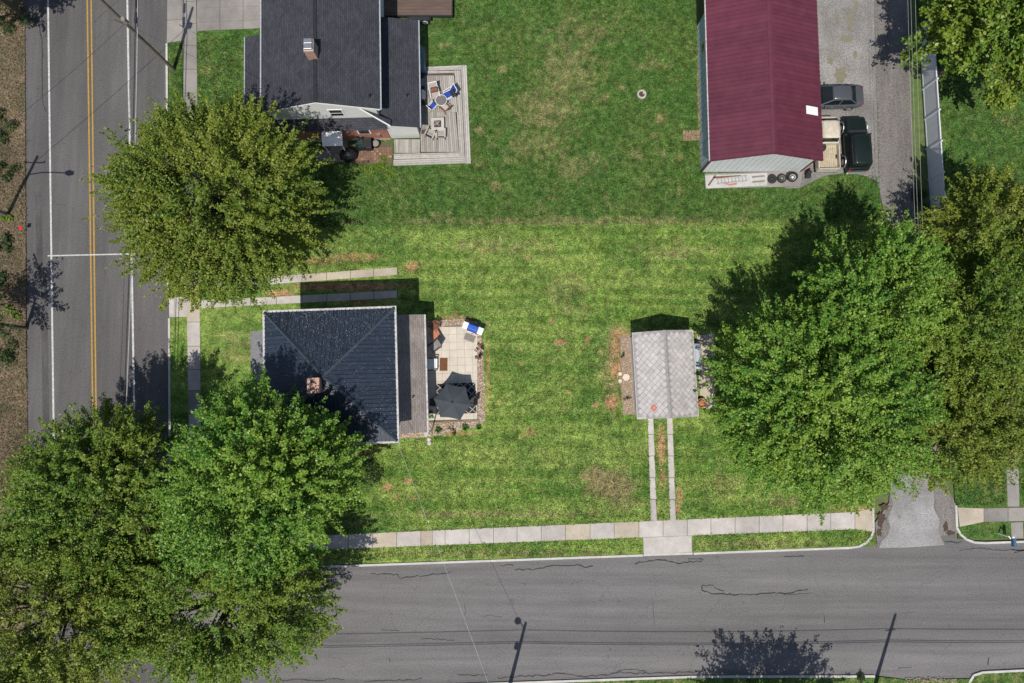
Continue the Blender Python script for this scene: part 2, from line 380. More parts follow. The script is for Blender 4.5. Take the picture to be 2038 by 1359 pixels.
strip('centre_line', 'paint_yellow', (171, -200), (190.5, 1250), .12, .006, road)
strip('centre_line', 'paint_yellow', (179, -200), (196.5, 1250), .12, .006, road)
strip('cross_line', 'paint_white', (95, 509), (270, 505), .10, .010, road)
strip('dark_patch', MT['asphalt_dark'], (75, 380), (80, 540), .5, .003, road); strip('dark_patch', MT['asphalt_dark'], (87, 545), (95, 1050), .5, .003, road)
def crack(parent, pts, wd=.06, z=.009):
    mb = MB(); P = []
    for (a, b) in zip(pts[:-1], pts[1:]):
        k = max(2, int(math.hypot(b[0] - a[0], b[1] - a[1]) / 6))
        for i in range(k): P.append((a[0] + (b[0] - a[0]) * i / k + random.uniform(-.8, .8), a[1] + (b[1] - a[1]) * i / k + random.uniform(-1.6, 1.6)))
    P.append(pts[-1]); Q = [Vector(W2(*q)) for q in P]; L = []; Rr = []
    for i, q in enumerate(Q):
        d = (Q[min(i + 1, len(Q) - 1)] - Q[max(i - 1, 0)]).normalized(); n = Vector((-d.y, d.x)) * wd / 2 * random.uniform(.5, 1.2)
        L.append((q.x + n.x, q.y + n.y, z)); Rr.append((q.x - n.x, q.y - n.y, z))
    n = len(Q); mb.add(L + Rr, [(i + n, i + n + 1, i + 1, i) for i in range(n - 1)])
    return mb.build('crack_seal', 'tar', parent)
for pts, wd in (([(78, 40), (80, 62), (84, 78), (84, 200), (92, 222)], .07), ([(92, 40), (92, 70), (84, 76)], .05), ([(236, 0), (212, 20), (188, 46)], .04)):
    crack(road, pts, wd)
for pts, wd in (([(738, 1142), (790, 1143), (795, 1150), (830, 1146), (868, 1143), (900, 1138)], .08), ([(1026, 1133), (1060, 1133), (1100, 1126), (1150, 1125), (1165, 1129), (1180, 1126)], .09),
                ([(995, 1125), (1022, 1125)], .07), ([(1264, 1122), (1280, 1117), (1310, 1114), (1350, 1120), (1398, 1116)], .10), ([(1370, 1113), (1400, 1113)], .09),
                ([(1397, 1166), (1396, 1174), (1420, 1181), (1460, 1183), (1500, 1182), (1540, 1180), (1560, 1182), (1608, 1172)], .10), ([(1397, 1165), (1420, 1164), (1424, 1172), (1440, 1176)], .08),
                ([(836, 1272), (870, 1271), (905, 1274)], .06), ([(760, 1254), (795, 1256)], .05), ([(555, 1350), (570, 1355), (590, 1352), (640, 1354), (660, 1350), (685, 1352)], .09),
                ([(725, 1356), (780, 1354), (815, 1353), (840, 1350)], .08), ([(910, 1343), (970, 1343)], .08), ([(990, 1350), (1040, 1345), (1080, 1344), (1110, 1340), (1160, 1346), (1205, 1344), (1230, 1337), (1260, 1340), (1320, 1339), (1400, 1336)], .09),
                ([(1226, 1338), (1232, 1334), (1262, 1332), (1286, 1337), (1280, 1341)], .06), ([(1560, 1100 + 6), (1600, 1107)], .09), ([(1910, 1096), (1950, 1090), (1990, 1096), (2030, 1094)], .05),
                ([(2012, 1092), (2038, 1096), (2060, 1092)], .09), ([(2018, 1099), (2040, 1094)], .08), ([(1880, 1076), (1905, 1080), (1915, 1076)], .08), ([(1640, 1222), (1641, 1240)], .06),
                ([(925, 1205), (928, 1215), (924, 1225)], .04), ([(775, 1310), (777, 1318)], .06), ([(960, 1228), (975, 1224), (998, 1227)], .035), ([(1788, 1330), (1815, 1327)], .06),
                ([(1965, 1322), (1968, 1308)], .08), ([(660, 1147), (700, 1139)], .06), ([(1560, 1183), (1612, 1180)], .04), ([(1300, 1195), (1302, 1245)], .03)):
    crack(street, pts, wd)
wl = MB().prism([W2(-420, -260), W2(49, -260), W2(53, 700), W2(58, 1000), W2(40, 1700), W2(-420, 1700)], -.02, .06).build('roadside_bank', 'verge'); struct(wl, 'dry brown roadside bank with patchy weeds')
sv = MB().prism([W2(900, 1362), W2(1380, 1345), W2(1745, 1345), W2(1800, 1352), W2(1930, 1350), W2(1945, 1800), W2(900, 1800)], -.02, .085).build('verge', MT['turf']); struct(sv, 'grass verge along the far side of the street')
cor = [W2(1925, 1800), W2(1929, 1352), W2(1938, 1342), W2(1955, 1337), W2(2100, 1330), W2(2300, 1325), W2(2300, 1800)]
cv = MB().prism(cor, -.02, .09).build('verge', MT['turf']); struct(cv, 'rounded corner of lawn inside a curved kerb')

for o_ in (sv, cv):
    n_ = len(o_.data.vertices)
    for nm, val in (('tint', .45), ('dry', .35)):
        at_ = o_.data.attributes.new(nm, 'FLOAT', 'POINT'); at_.data.foreach_set('value', [val] * n_)
# the lawn: a fine sheet, with bare earth and dry turf marked where they lie
def blob_fields(x, y, blobs):
    dirt = np.zeros(len(x)); dry = np.zeros(len(x))
    for px, py, rx, ry, kd, s in blobs:
        c = W(px, py, 0); k = 26.0
        e = s * np.exp(-(((x - c.x) * k / rx) ** 2 + ((y - c.y) * k / ry) ** 2) ** 1.3 * .8)
        if kd == 'd': dirt = np.maximum(dirt, e)
        else: dry = np.maximum(dry, e)
    return dirt, dry
def own_field(x, y):     # mown lot south of the lot line; beyond it dimming is painted into the turf
    a, b = np.array(W2(345, 462)), np.array(W2(1812, 440)); n = np.array([b[1] - a[1], a[0] - b[0]]); n = n / np.linalg.norm(n)
    return np.clip(((x - a[0]) * n[0] + (y - a[1]) * n[1]) / .8 + .5, 0, 1)
def lawn_sheet(name, tl, tr, br, bl, nx, ny, z, blobs=()):
    P = [np.array(W2(*q)) for q in (tl, tr, br, bl)]
    u = np.linspace(0, 1, nx)[None, :, None]; t = np.linspace(0, 1, ny)[:, None, None]
    xy = (P[0] * (1 - u) + P[1] * u) * (1 - t) + (P[3] * (1 - u) + P[2] * u) * t
    x, y = xy[..., 0].ravel(), xy[..., 1].ravel()
    zz = np.full_like(x, z)
    me = bpy.data.meshes.new(name); me.vertices.add(nx * ny); me.vertices.foreach_set('co', np.stack([x, y, zz], 1).ravel())
    i = (np.arange(ny - 1)[:, None] * nx + np.arange(nx - 1)[None, :]).ravel()
    q = np.stack([i, i + nx, i + nx + 1, i + 1], 1)
    me.loops.add(q.size); me.loops.foreach_set('vertex_index', q.ravel()); me.polygons.add(len(q))
    me.polygons.foreach_set('loop_start', np.arange(len(q)) * 4); me.polygons.foreach_set('loop_total', np.full(len(q), 4)); me.update(); me.validate()
    dirt, dry = blob_fields(x, y, blobs); own = own_field(x, y) * (x < W(1800, 700).x)
    for nm, arr in (('own', own), ('dirt', dirt), ('dry', dry), ('tint', np.full(len(x), .45))):
        at = me.attributes.new(nm, 'FLOAT', 'POINT'); at.data.foreach_set('value', arr.astype(np.float32))
    me.materials.append(MT['turf']); o = bpy.data.objects.new(name, me); C.objects.link(o); return struct(o)
B = [(700, 512, 95, 14, 'd', .62), (640, 520, 60, 14, 'd', .6), (820, 530, 18, 14, 'd', .75), (700, 570, 130, 10, 'd', .95), (560, 585, 40, 10, 'd', .8), (720, 600, 110, 8, 'd', .6),
     (1232, 665, 26, 18, 'd', .72), (1228, 690, 22, 30, 'd', .7), (1225, 735, 16, 20, 'd', .85), (1217, 800, 18, 18, 'd', .85), (1225, 740, 42, 100, 'y', .62),
     (1215, 965, 52, 34, 'y', .95), (1180, 945, 30, 24, 'y', .8), (1240, 1000, 40, 20, 'y', .7), (1316, 890, 12, 55, 'd', .75), (1318, 950, 10, 40, 'd', .62), (1352, 985, 8, 22, 'd', .8), (1348, 1012, 7, 14, 'd', .85), (1303, 1015, 6, 14, 'd', .8),
     (1115, 682, 16, 8, 'd', .85), (1170, 676, 8, 7, 'd', .85), (1163, 691, 6, 5, 'd', .8), (1195, 700, 8, 8, 'd', .7), (1100, 638, 10, 8, 'd', .7), (1055, 860, 14, 10, 'd', .72), (1040, 870, 8, 8, 'd', .6),
     (812, 957, 11, 8, 'd', .8), (772, 968, 13, 8, 'd', .85), (790, 987, 6, 6, 'd', .8), (822, 990, 9, 6, 'd', .7), (1000, 745, 8, 8, 'd', .6), (1037, 722, 9, 6, 'd', .62), (1018, 722, 6, 6, 'd', .6),
     (1130, 780, 14, 6, 'd', .6), (1185, 805, 12, 8, 'd', .7), (995, 800, 6, 8, 'd', .6), (972, 740, 5, 110, 'd', .7), (905, 632, 60, 6, 'd', .66), (905, 622, 8, 4, 'd', .8), (900, 862, 70, 8, 'd', .62),
     (1130, 590, 60, 60, 'y', .5), (1000, 490, 160, 26, 'y', .5), (1330, 500, 120, 30, 'y', .5), (1050, 510, 12, 10, 'd', .62), (965, 500, 10, 8, 'd', .6), (1440, 960, 60, 40, 'y', .45), (1560, 1000, 100, 16, 'y', .5),
     (1090, 215, 90, 60, 'y', .60), (1130, 140, 90, 90, 'y', .55), (1060, 290, 100, 40, 'y', .52), (1160, 60, 120, 50, 'y', .45), (1150, 330, 80, 40, 'y', .5), (1240, 175, 12, 8, 'y', .85), (1000, 140, 12, 8, 'y', .8), (955, 260, 14, 12, 'y', .8),
     (1312, 235, 10, 12, 'y', .8), (1392, 200, 6, 160, 'd', .75), (1120, 440, 500, 12, 'y', .55), (880, 430, 40, 14, 'y', .5), (846, 118, 6, 26, 'd', .95), (410, 140, 18, 14, 'd', .5), (1290, 130, 60, 20, 'y', .45),
     (1000, 1022, 330, 8, 'y', .62), (700, 1040, 60, 10, 'y', .6), (1000, 1100, 330, 7, 'y', .62), (1500, 1082, 200, 7, 'y', .62), (1700, 1012, 60, 12, 'd', .62), (1745, 1030, 18, 22, 'd', .85), (1180, 950, 20, 14, 'd', .5), (700, 905, 50, 26, 'd', .8), (465, 690, 60, 60, 'y', .5)]
def scatter_blobs():
    r = random.Random(3); o = []
    for i in range(90): o.append((r.uniform(770, 1400), r.uniform(470, 1015), r.uniform(3, 8), r.uniform(3, 6), 'd' if r.random() < .4 else 'y', r.uniform(.5, .75)))
    for i in range(70): o.append((r.uniform(860, 1390), r.uniform(0, 440), r.uniform(4, 20), r.uniform(4, 14), 'y', r.uniform(.3, .6)))
    return o
B = B + scatter_blobs()
lawn = lawn_sheet('lawn', (335, -260), (1764, -260), (1738, 1086), (339, 1134), 330, 290, LZ, B)
lawn['label'] = 'mown green lawn with bare patches of earth'
le = lawn_sheet('lawn', (1806, -260), (2300, -260), (2300, 1068), (1905, 1072), 60, 140, LZ, [(1860, 400, 30, 40, 'd', .6), (1835, 250, 10, 60, 'y', .9), (2020, 240, 30, 20, 'y', .5), (1970, 960, 50, 40, 'y', .4)])
le['label'] = 'lawn behind the pale fence'
MB().prism([W2(335, -260), W2(1764, -260), W2(1738, 1086), W2(339, 1134)], -.03, LZ - .01).build('turf_edge', 'soil', lawn)
MB().prism([W2(1806, -260), W2(2300, -260), W2(2300, 1068), W2(1905, 1072)], -.03, LZ - .01).build('turf_edge', 'soil', le)

# gravel drive and lane
lane = MB().prism([W2(1740, -260), W2(1800, -260), W2(1812, 200), W2(1820, 420), W2(1850, 700), W2(1880, 960), W2(1903, 1010), W2(1906, 1060), W2(1745, 1088), W2(1740, 1040), W2(1768, 1000), W2(1775, 900), W2(1765, 600), W2(1758, 420), W2(1738, 330)], -.03, LZ + .012).build('lane', 'gravel')
struct(lane, 'narrow gravel lane running past the fence')
yard = MB().prism([W2(1560, -260), W2(1741, -260), W2(1742, 360), W2(1725, 352), W2(1690, 344), W2(1640, 350), W2(1590, 375), W2(1560, 375)], -.03, LZ + .008).build('gravel_yard', 'gravel_pale'); struct(yard, 'pale gravel parking yard beside the barn')
apr = MB().prism([W2(*q_) for q_ in ((1774, 950), (1790, 938), (1820, 944), (1850, 955), (1858, 985), (1856, 1010), (1868, 1035), (1866, 1060), (1878, 1084), (1800, 1089), (1748, 1090), (1752, 1078), (1764, 1066), (1770, 1048), (1766, 1030), (1776, 1005), (1770, 980))], LZ + .012, LZ + .016).build('drive_apron', 'asphalt_worn', lane)
def litter(px, py, rx, ry, mat, parent, z):
    P = []
    for i in range(22):
        an = i * math.pi / 11; q = random.uniform(.55, 1.1); P.append(W2(px + rx * q * math.cos(an), py + ry * q * math.sin(an)))
    MB().prism(P, z - .004, z).build('leaf_litter', mat, parent)
for a_ in ((1752, 1032, 10, 18), (1748, 1058, 6, 10), (1880, 1048, 6, 12), (1890, 1060, 10, 6), (1758, 1008, 10, 8)): litter(*a_, 'soil', lane, LZ + .020 + a_[2] * .0006)
for k_, a_ in enumerate(((1690, 40, 9, 24), (1684, 78, 13, 8), (1672, 150, 14, 20), (1703, 12, 6, 12), (1652, 122, 7, 8), (1700, 110, 5, 10), (1665, 35, 5, 9))): litter(*a_, MT['weed'], yard, LZ + .014 + .003 * k_)

# ------------------------------------------------------------------ paving
def paving(name, label, outline, slabs, z=LZ + .018, mat='concrete', special={}):
    base = MB().prism([W2(*q) for q in outline], LZ - .06, z - .012).build(name, 'joint'); struct(base, label)
    for i, q in enumerate(slabs):
        P = [Vector(W2(*a)) for a in q]; c = sum(P, Vector((0, 0))) / len(P)
        P = [c + (p - c) * (1 - .022 / max((p - c).length, .1)) for p in P]
        dz = random.uniform(0, .008)
        MB().prism([(p.x, p.y) for p in P], z - .05, z + dz).build('paving_slab', special.get(i, mat), base)
    return base
xs = [405, 453, 501, 549, 597, 645, 694, 742, 790, 838, 861, 886, 934, 982, 1029, 1077, 1125, 1174, 1222, 1271, 1319, 1367, 1414, 1462, 1510, 1557, 1605, 1652, 1700]
yt = lambda x: 1060 - (x - 742) * .0438; yb = lambda x: 1089.5 - (x - 742) * .0385
sl_ = [[(a, yt(a)), (b, yt(b)), (b, yb(b)), (a, yb(a))] for a, b in zip(xs[:-1], xs[1:])] + [[(1700, 1018), (1733, 1011), (1736, 1058), (1700, 1052)]]
paving('sidewalk', 'concrete sidewalk beside the street', [(405, yt(405)), (1700, 1018), (1733, 1011), (1736, 1058), (1700, 1052), (405, yb(405))], sl_, special={7: 'concrete_tan', 9: 'concrete_tan', 16: 'concrete_tan', 18: 'concrete_tan', 28: 'concrete_tan'})
ys = [-180, -134, -88, -42, 4, 48, 92, 139, 186, 232, 278, 324, 370, 416, 462, 508, 550, 594, 641, 689, 735, 777, 824, 870, 916, 962, 1010, 1060]
xl = lambda y: 363.5 + y * .0155; xr = lambda y: 392 + y * .0115
sl_ = [[(xl(a), a), (xr(a), a), (xr(b), b), (xl(b), b)] for a, b in zip(ys[:-1], ys[1:])]
paving('sidewalk', 'concrete sidewalk along the main road', [(xl(-180), -180), (xr(-180), -180), (xr(1060), 1060), (xl(1060), 1060)], sl_, special={i: 'concrete_old' for i in range(0, 12)} | {17: 'concrete_tan', 21: 'concrete_old'})
xa = [402, 450, 500, 551, 602, 651, 698, 744, 791]
tA = lambda x: 561 - (x - 402) * .0745; bA = lambda x: 576.5 - (x - 402) * .0745
paving('driveway_strip', 'tan concrete wheel strip farther from the navy-roofed house', [(402, tA(402)), (791, tA(791)), (791, bA(791)), (402, bA(402))], [[(a, tA(a)), (b, tA(b)), (b, bA(b)), (a, bA(a))] for a, b in zip(xa[:-1], xa[1:])], special={i: 'concrete_tan' for i in range(4, 8)})
tB = lambda x: 598.5 - (x - 402) * .0525; bB = lambda x: 613.5 - (x - 402) * .0525
paving('driveway_strip', 'concrete wheel strip nearest the navy-roofed house', [(402, tB(402)), (792, tB(792)), (792, bB(792)), (402, bB(402))], [[(a, tB(a)), (b, tB(b)), (b, bB(b)), (a, bB(a))] for a, b in zip(xa[:-1], xa[1:])])
yg = [822, 864, 907, 950, 993, 1036]
for x0, lab in ((1288.5, 'stepping stone'), (1326.5, 'fire bowl')):
    f = lambda y: x0 + (y - 836) * .032
    paving('driveway_strip', 'concrete wheel strip to the garage, on the ' + lab + ' side', [(f(822), 822), (f(822) + 10.5, 822), (f(1036) + 12.5, 1036), (f(1036), 1036)], [[(f(a), a), (f(a) + 11, a), (f(b) + 12, b), (f(b), b)] for a, b in zip(yg[:-1], yg[1:])])
paving('driveway_apron', 'pale concrete driveway apron between sidewalk and street', [(1279, 1069), (1376, 1065), (1377, 1098), (1280, 1103)], [[(1279, 1069), (1376, 1065), (1377, 1098), (1280, 1103)]])
paving('driveway_apron', 'concrete apron crossing the verge to the main road', [(337, 592), (374, 590), (374, 631), (338, 632)], [[(337, 592), (374, 590), (374, 631), (338, 632)]])
paving('driveway', 'old concrete driveway of the charcoal-roofed house', [(393, 2), (530, -6), (530, 57), (393, 63)],
       [[(393 + i * 46, t0 - i * 2), (439 + i * 46, t0 - 2 - i * 2), (439 + i * 46, t1 - 2 - i * 2), (393 + i * 46, t1 - i * 2)] for i in range(3) for t0, t1 in ((2, 18), (18, 46), (46, 63))], mat='concrete_old')
paving('driveway_apron', 'old concrete apron at the mouth of the neighbour driveway', [(335, -60), (364, -60), (366, 82), (333, 87)], [[(335, -60), (364, -60), (365, 40), (334, 42)], [(334, 42), (365, 40), (366, 82), (333, 87)]], mat='concrete_old')
paving('sidewalk', 'grey sidewalk beyond the gravel lane', [(1903, 1009), (1956, 1011), (2300, 1003), (2300, 1033), (1956, 1038), (1908, 1048)], [[(1903, 1009), (1956, 1011), (1956, 1038), (1908, 1048)]] + [[(1956 + 48 * i, 1011 - i), (2004 + 48 * i, 1010 - i), (2004 + 48 * i, 1037 - i), (1956 + 48 * i, 1038 - i)] for i in range(4)], mat='concrete_old', special={0: 'concrete_tan'})
paving('garden_path', 'narrow concrete path under the trees beyond the gravel lane', [(1990, 560), (2014, 560), (2027, 1008), (2003, 1009)], [[(1990 + 2.9 * k / 1, 560 + 44.8 * k), (2014 + 1.3 * k * 1.0 + 0, 560 + 44.8 * k), (2014 + 1.3 * (k + 1), 604.8 + 44.8 * k), (1990 + 1.3 * (k + 1), 604.8 + 44.8 * k)] if False else [(1990 + 1.3 * k, 560 + 44.8 * k), (2014 + 1.3 * k, 560 + 44.8 * k), (2014 + 1.3 * (k + 1), 604.8 + 44.8 * k), (1990 + 1.3 * (k + 1), 604.8 + 44.8 * k)] for k in range(10)], mat='concrete_old')
paving('path_stub', 'short concrete stub beside the blue mailbox', [(2009, 1039), (2034, 1038), (2035, 1071), (2011, 1071)], [[(2009, 1039), (2034, 1038), (2035, 1071), (2011, 1071)]], mat='concrete_old')
def kerb(name, label, pts, wd=.16, top=LZ + .03, seg=90):
    root = tag(thing(name, None, None), None); root['kind'] = 'structure'; root['label'] = label
    for a, b in zip(pts[:-1], pts[1:]):
        k = max(1, round(math.hypot(b[0] - a[0], b[1] - a[1]) / seg))
        for i in range(k):
            p, q = Vector(W2(*lerp(a, b, i / k))), Vector(W2(*lerp(a, b, (i + 1) / k))); d = (q - p).normalized(); n = Vector((-d.y, d.x)) * wd / 2
            p = p - d * (.0 if i else .02); q = q - d * .012
            MB().prism([tuple(p + n), tuple(q + n), tuple(q - n), tuple(p - n)], -.03, top).build('kerb_stone', 'kerb', root)
    return root
kerb('kerb', 'concrete kerb between verge and side street', [(360, 1136), (690, 1125.5), (1279, 1104.5)])
kerb('kerb', 'low kerb across the garage driveway', [(1281, 1104), (1378, 1101)], top=LZ - .03)
kerb('kerb', 'kerb curving up to the end of the sidewalk', [(1380, 1101), (1690, 1089.5), (1708, 1087), (1722, 1080), (1732, 1069), (1737, 1056), (1736, 1010)])
kerb('kerb', 'kerb curving round the mailbox corner', [(1901, 1006), (1903, 1050), (1910, 1063), (1922, 1073), (1938, 1079), (1960, 1080), (2300, 1068)])
kerb('kerb', 'kerb around the lawn corner across the street', [(1927, 1420), (1928, 1356), (1936, 1343), (1954, 1337), (2100, 1330), (2300, 1324)])
kerb('kerb', 'concrete kerb along the main road verge', [(333, 88), (336, 588)]); kerb('kerb', 'kerb from driveway mouth to the street corner', [(338, 634), (340, 1134)])
kerb('kerb', 'kerb along the far side of the street', [(860, 1364), (1380, 1346), (1740, 1345)], top=.1)

# ------------------------------------------------------------------ house with the navy hip roof
def ribbed_slope(parent, poly_fn, n, mat, rib_h=.06, minor=True, name='roof_panel'):
    """poly_fn(t0, t1) -> list of 3D points of the strip between parameters t0..t1 (first two: eave edge, then ridge edge)"""
    for i in range(n):
        t0, t1 = i / n, (i + 1) / n
        P = [Vector(q) for q in poly_fn(t0, t1)]
        mb = MB().slab(P, .02)
        nrm = (P[1] - P[0]).cross(P[-1] - P[0]).normalized(); nrm = nrm if nrm.z > 0 else -nrm
        for s, h, wd in ((0.0, rib_h, .030), (.36, rib_h * .2, .02), (.68, rib_h * .2, .02)) if minor else ((0.0, rib_h, .03),):
            a = P[0].lerp(P[1], s); b = P[-1].lerp(P[2], s) if len(P) == 4 else P[2].lerp(P[2], s)
            e = (P[1] - P[0]).normalized() * wd
            if (b - a).length < .15: continue
            a2, b2 = a + e * .3, b + e * .3
            mb.add([a2 - e, a2 + e, b2 + e, b2 - e, a2 - e * .5 + nrm * h, a2 + e * .5 + nrm * h, b2 + e * .5 + nrm * h, b2 - e * .5 + nrm * h],
                   [(4, 5, 6, 7), (0, 4, 7, 3), (1, 2, 6, 5), (0, 1, 5, 4), (3, 7, 6, 2)])
        mb.build(name, mat, parent)
hx, hy, ha, hw, hd = frame((525, 622), (785, 612), (791, 878), (530, 887), 5.9)
EZ, AZ = 5.9, 7.75
H1 = thing('house', 'square house with navy ribbed metal hip roof and brick chimney', 'house', (hx, hy, 0), ha)
a, b = hw / 2, hd / 2
MB().box(-a + .45, a - .45, -b + .45, b - .45, 0, EZ - .12).build('wall', 'wall_cream', H1)
MB().box(-a + .1, a - .1, -b + .1, b - .1, EZ - .16, EZ - .08).build('soffit', 'white', H1)
for sx in (-1, 1):
    for yy in (-2.4, 0, 2.4):
        wn = MB().box(sx * (a - .45) - .03, sx * (a - .45) + .03, yy - .5, yy + .5, 3.6, 5.0).build('window', 'white', H1)
        MB().box(sx * (a - .45) - .04, sx * (a - .45) + .04, yy - .42, yy + .42, 3.68, 4.92).build('pane', 'glass', wn)
roof = MB().add([(-a, -b, EZ - .05), (a, -b, EZ - .05), (a, b, EZ - .05), (-a, b, EZ - .05), (0, 0, AZ - .05)], [(0, 1, 4), (1, 2, 4), (2, 3, 4), (3, 0, 4), (3, 2, 1, 0)]).build('roof', 'roof_navy', H1)
ap = Vector((0, 0, AZ))
cn = [Vector((-a, -b, EZ)), Vector((a, -b, EZ)), Vector((a, b, EZ)), Vector((-a, b, EZ))]
for k in range(4):
    A, Bc = cn[k], cn[(k + 1) % 4]; mid = (A + Bc) / 2
    def hit(t):       # point on the hip line above parameter t of the eave
        return A.lerp(ap, t * 2) if t <= .5 else Bc.lerp(ap, (1 - t) * 2)
    def fn(t0, t1):
        p0, p1 = A.lerp(Bc, t0), A.lerp(Bc, t1)
        q = [p0, p1]
        if t1 < 1 - 1e-6: q.append(hit(t1))
        if t0 > 1e-6: q.append(hit(t0))
        return q
    ribbed_slope(roof, fn, 32, 'roof_navy')
    d = (ap - A); n = Vector((-d.y, d.x, 0)).normalized() * .13
    MB().add([A + n * 1, A - n, ap - n, ap + n, A + Vector((0, 0, .16)), ap + Vector((0, 0, .16))], [(0, 3, 5, 4), (1, 4, 5, 2), (0, 4, 1), (3, 2, 5)]).build('ridge_cap', 'navy_cap', roof)
for x0, x1, y0, y1 in ((-a - .13, a + .13, b - .01, b + .13), (-a - .13, a + .13, -b - .13, -b + .01), (-a - .13, -a + .01, -b + .01, b - .01), (a - .01, a + .13, -b + .01, b - .01)):
    MB().box(x0, x1, y0, y1, EZ - .12, EZ + .02).build('gutter', 'gutter', H1)
def to_local(px, py, z, x, y, ang):
    p = W(px, py, z); dx, dy = p.x - x, p.y - y; c, s = math.cos(-ang), math.sin(-ang)
    return dx * c - dy * s, dx * s + dy * c
cx, cy = to_local(623.5, 767, 8.3, hx, hy, ha)
chim = MB().box(cx - .36, cx + .36, cy - .46, cy + .46, 6.6, 8.25).build('chimney', 'chimney_brick', H1)
MB().box(cx - .40, cx + .40, cy - .50, cy + .50, 8.25, 8.34).build('crown', 'chimney_top', chim)
for q in (-.21, .21):
    MB().box(cx - .17, cx + .17, cy + q - .12, cy + q + .12, 8.34, 8.37).build('flue', 'chimney_top', chim)
    MB().box(cx - .13, cx + .13, cy + q - .085, cy + q + .085, 8.36, 8.374).build('flue_opening', 'black', chim)
# enclosed back porch, grey shingles
lx0, ly1 = to_local(788, 627, 2.9, hx, hy, ha); lx1, ly0 = to_local(850, 860, 2.7, hx, hy, ha); lx0 = a - .43
MB().box(lx0 + .02, lx1 - .42, ly0 + .25, ly1 - .25, 0, 2.62).build('porch_wall', 'wall_cream', H1)
MB().slab([(lx0, ly0, 3.15), (lx1, ly0, 2.68), (lx1, ly1, 2.68), (lx0, ly1, 3.15)], .08).build('porch_roof', 'shingle_tan', H1)
MB().box(lx1 + .002, lx1 + .12, ly0, ly1, 2.58, 2.68).build('gutter', 'gutter', H1)
MB().tube((lx1 + .05, ly0 + .02, 2.6), (lx1 + .05, ly0 - .05, .25), .045).build('downspout', 'white', H1)
vx, vy = to_local(822, 790, 3, hx, hy, ha)
MB().lathe([(.05, 0), (.05, .3), (.09, .3), (.09, .34)], 10, (vx, vy, 2.72)).build('vent_pipe', 'dark', H1)
# front porch on the road side
fx1, fy1 = to_local(497, 659, 2.9, hx, hy, ha); fy0 = -2.9
MB().slab([(fx1, fy0, 2.75), (-a + .43, fy0, 3.0), (-a + .43, fy1, 3.0), (fx1, fy1, 2.75)], .08).build('porch_roof', 'metal_grey', H1)
MB().box(fx1 + .15, -a + .43, fy0 + .1, fy1 - .1, 0, .5).build('porch_floor', 'concrete_old', H1)
for yy in (fy0 + .25, fy1 - .25): MB().box(fx1 + .2, fx1 + .34, yy - .07, yy + .07, .5, 2.7).build('porch_post', 'white', H1)
vq = to_local(747, 853, 6.3, hx, hy, ha)
MB().lathe([(.06, 0), (.06, .4), (.1, .42), (.1, .46)], 10, (vq[0], vq[1], 6.0)).build('vent_pipe', 'dark', H1)
# tree litter lying on the navy roof
mb = MB(); rr = random.Random(5)
for i in range(1700):
    k = rr.choice((0, 1, 1, 2, 2, 2, 2, 2, 3)); A, Bc = cn[k], cn[(k + 1) % 4]; u, v = rr.random(), rr.random()
    if u + v > 1: u, v = 1 - u, 1 - v
    if k == 2 and rr.random() < .3: v *= .6
    p = A + (Bc - A) * u + (ap - A) * v + Vector((0, 0, .085)); s = rr.uniform(.006, .018); t = rr.uniform(0, 3.1)
    e, f = Vector((math.cos(t), math.sin(t), rr.uniform(-.2, .2))) * s * rr.uniform(.8, 1.6), Vector((-math.sin(t), math.cos(t), rr.uniform(-.2, .2))) * s * .7
    mb.add([p - e, p + f, p + e, p - f], [(3, 2, 1, 0)])
tag(mb.build('fallen_petals', 'petal', None), 'pale tree litter scattered over the navy metal roof', 'litter', kind='stuff')
o = bpy.data.objects['fallen_petals']; o.location = (hx, hy, 0); o.rotation_euler = (0, 0, ha)

# ------------------------------------------------------------------ garage with diamond shingles
gx, gy, ga, gw, gd = frame((1260, 662), (1380, 656), (1388, 829), (1268, 834), 2.4)
G = thing('garage', 'small garage with weathered grey diamond-shingle gable roof', 'garage', (gx, gy, 0), ga)
ge, gr = 2.4, 3.25; a, b = gw / 2, gd / 2
MB().add([(-a + .2, -b + .2, 0), (a - .2, -b + .2, 0), (a - .2, b - .2, 0), (-a + .2, b - .2, 0), (-a + .2, -b + .2, ge - .02), (a - .2, -b + .2, ge - .02), (a - .2, b - .2, ge - .02), (-a + .2, b - .2, ge - .02), (0, -b + .2, gr - .12), (0, b - .2, gr - .12)],
         [(0, 1, 5, 8, 4), (2, 3, 7, 9, 6), (1, 2, 6, 5), (3, 0, 4, 7), (4, 8, 9, 7), (5, 6, 9, 8)]).build('wall', 'wall_white', G)
MB().box(-1.25, 1.25, -b + .15, -b + .2, .05, 2.2).build('garage_door', 'white', G)
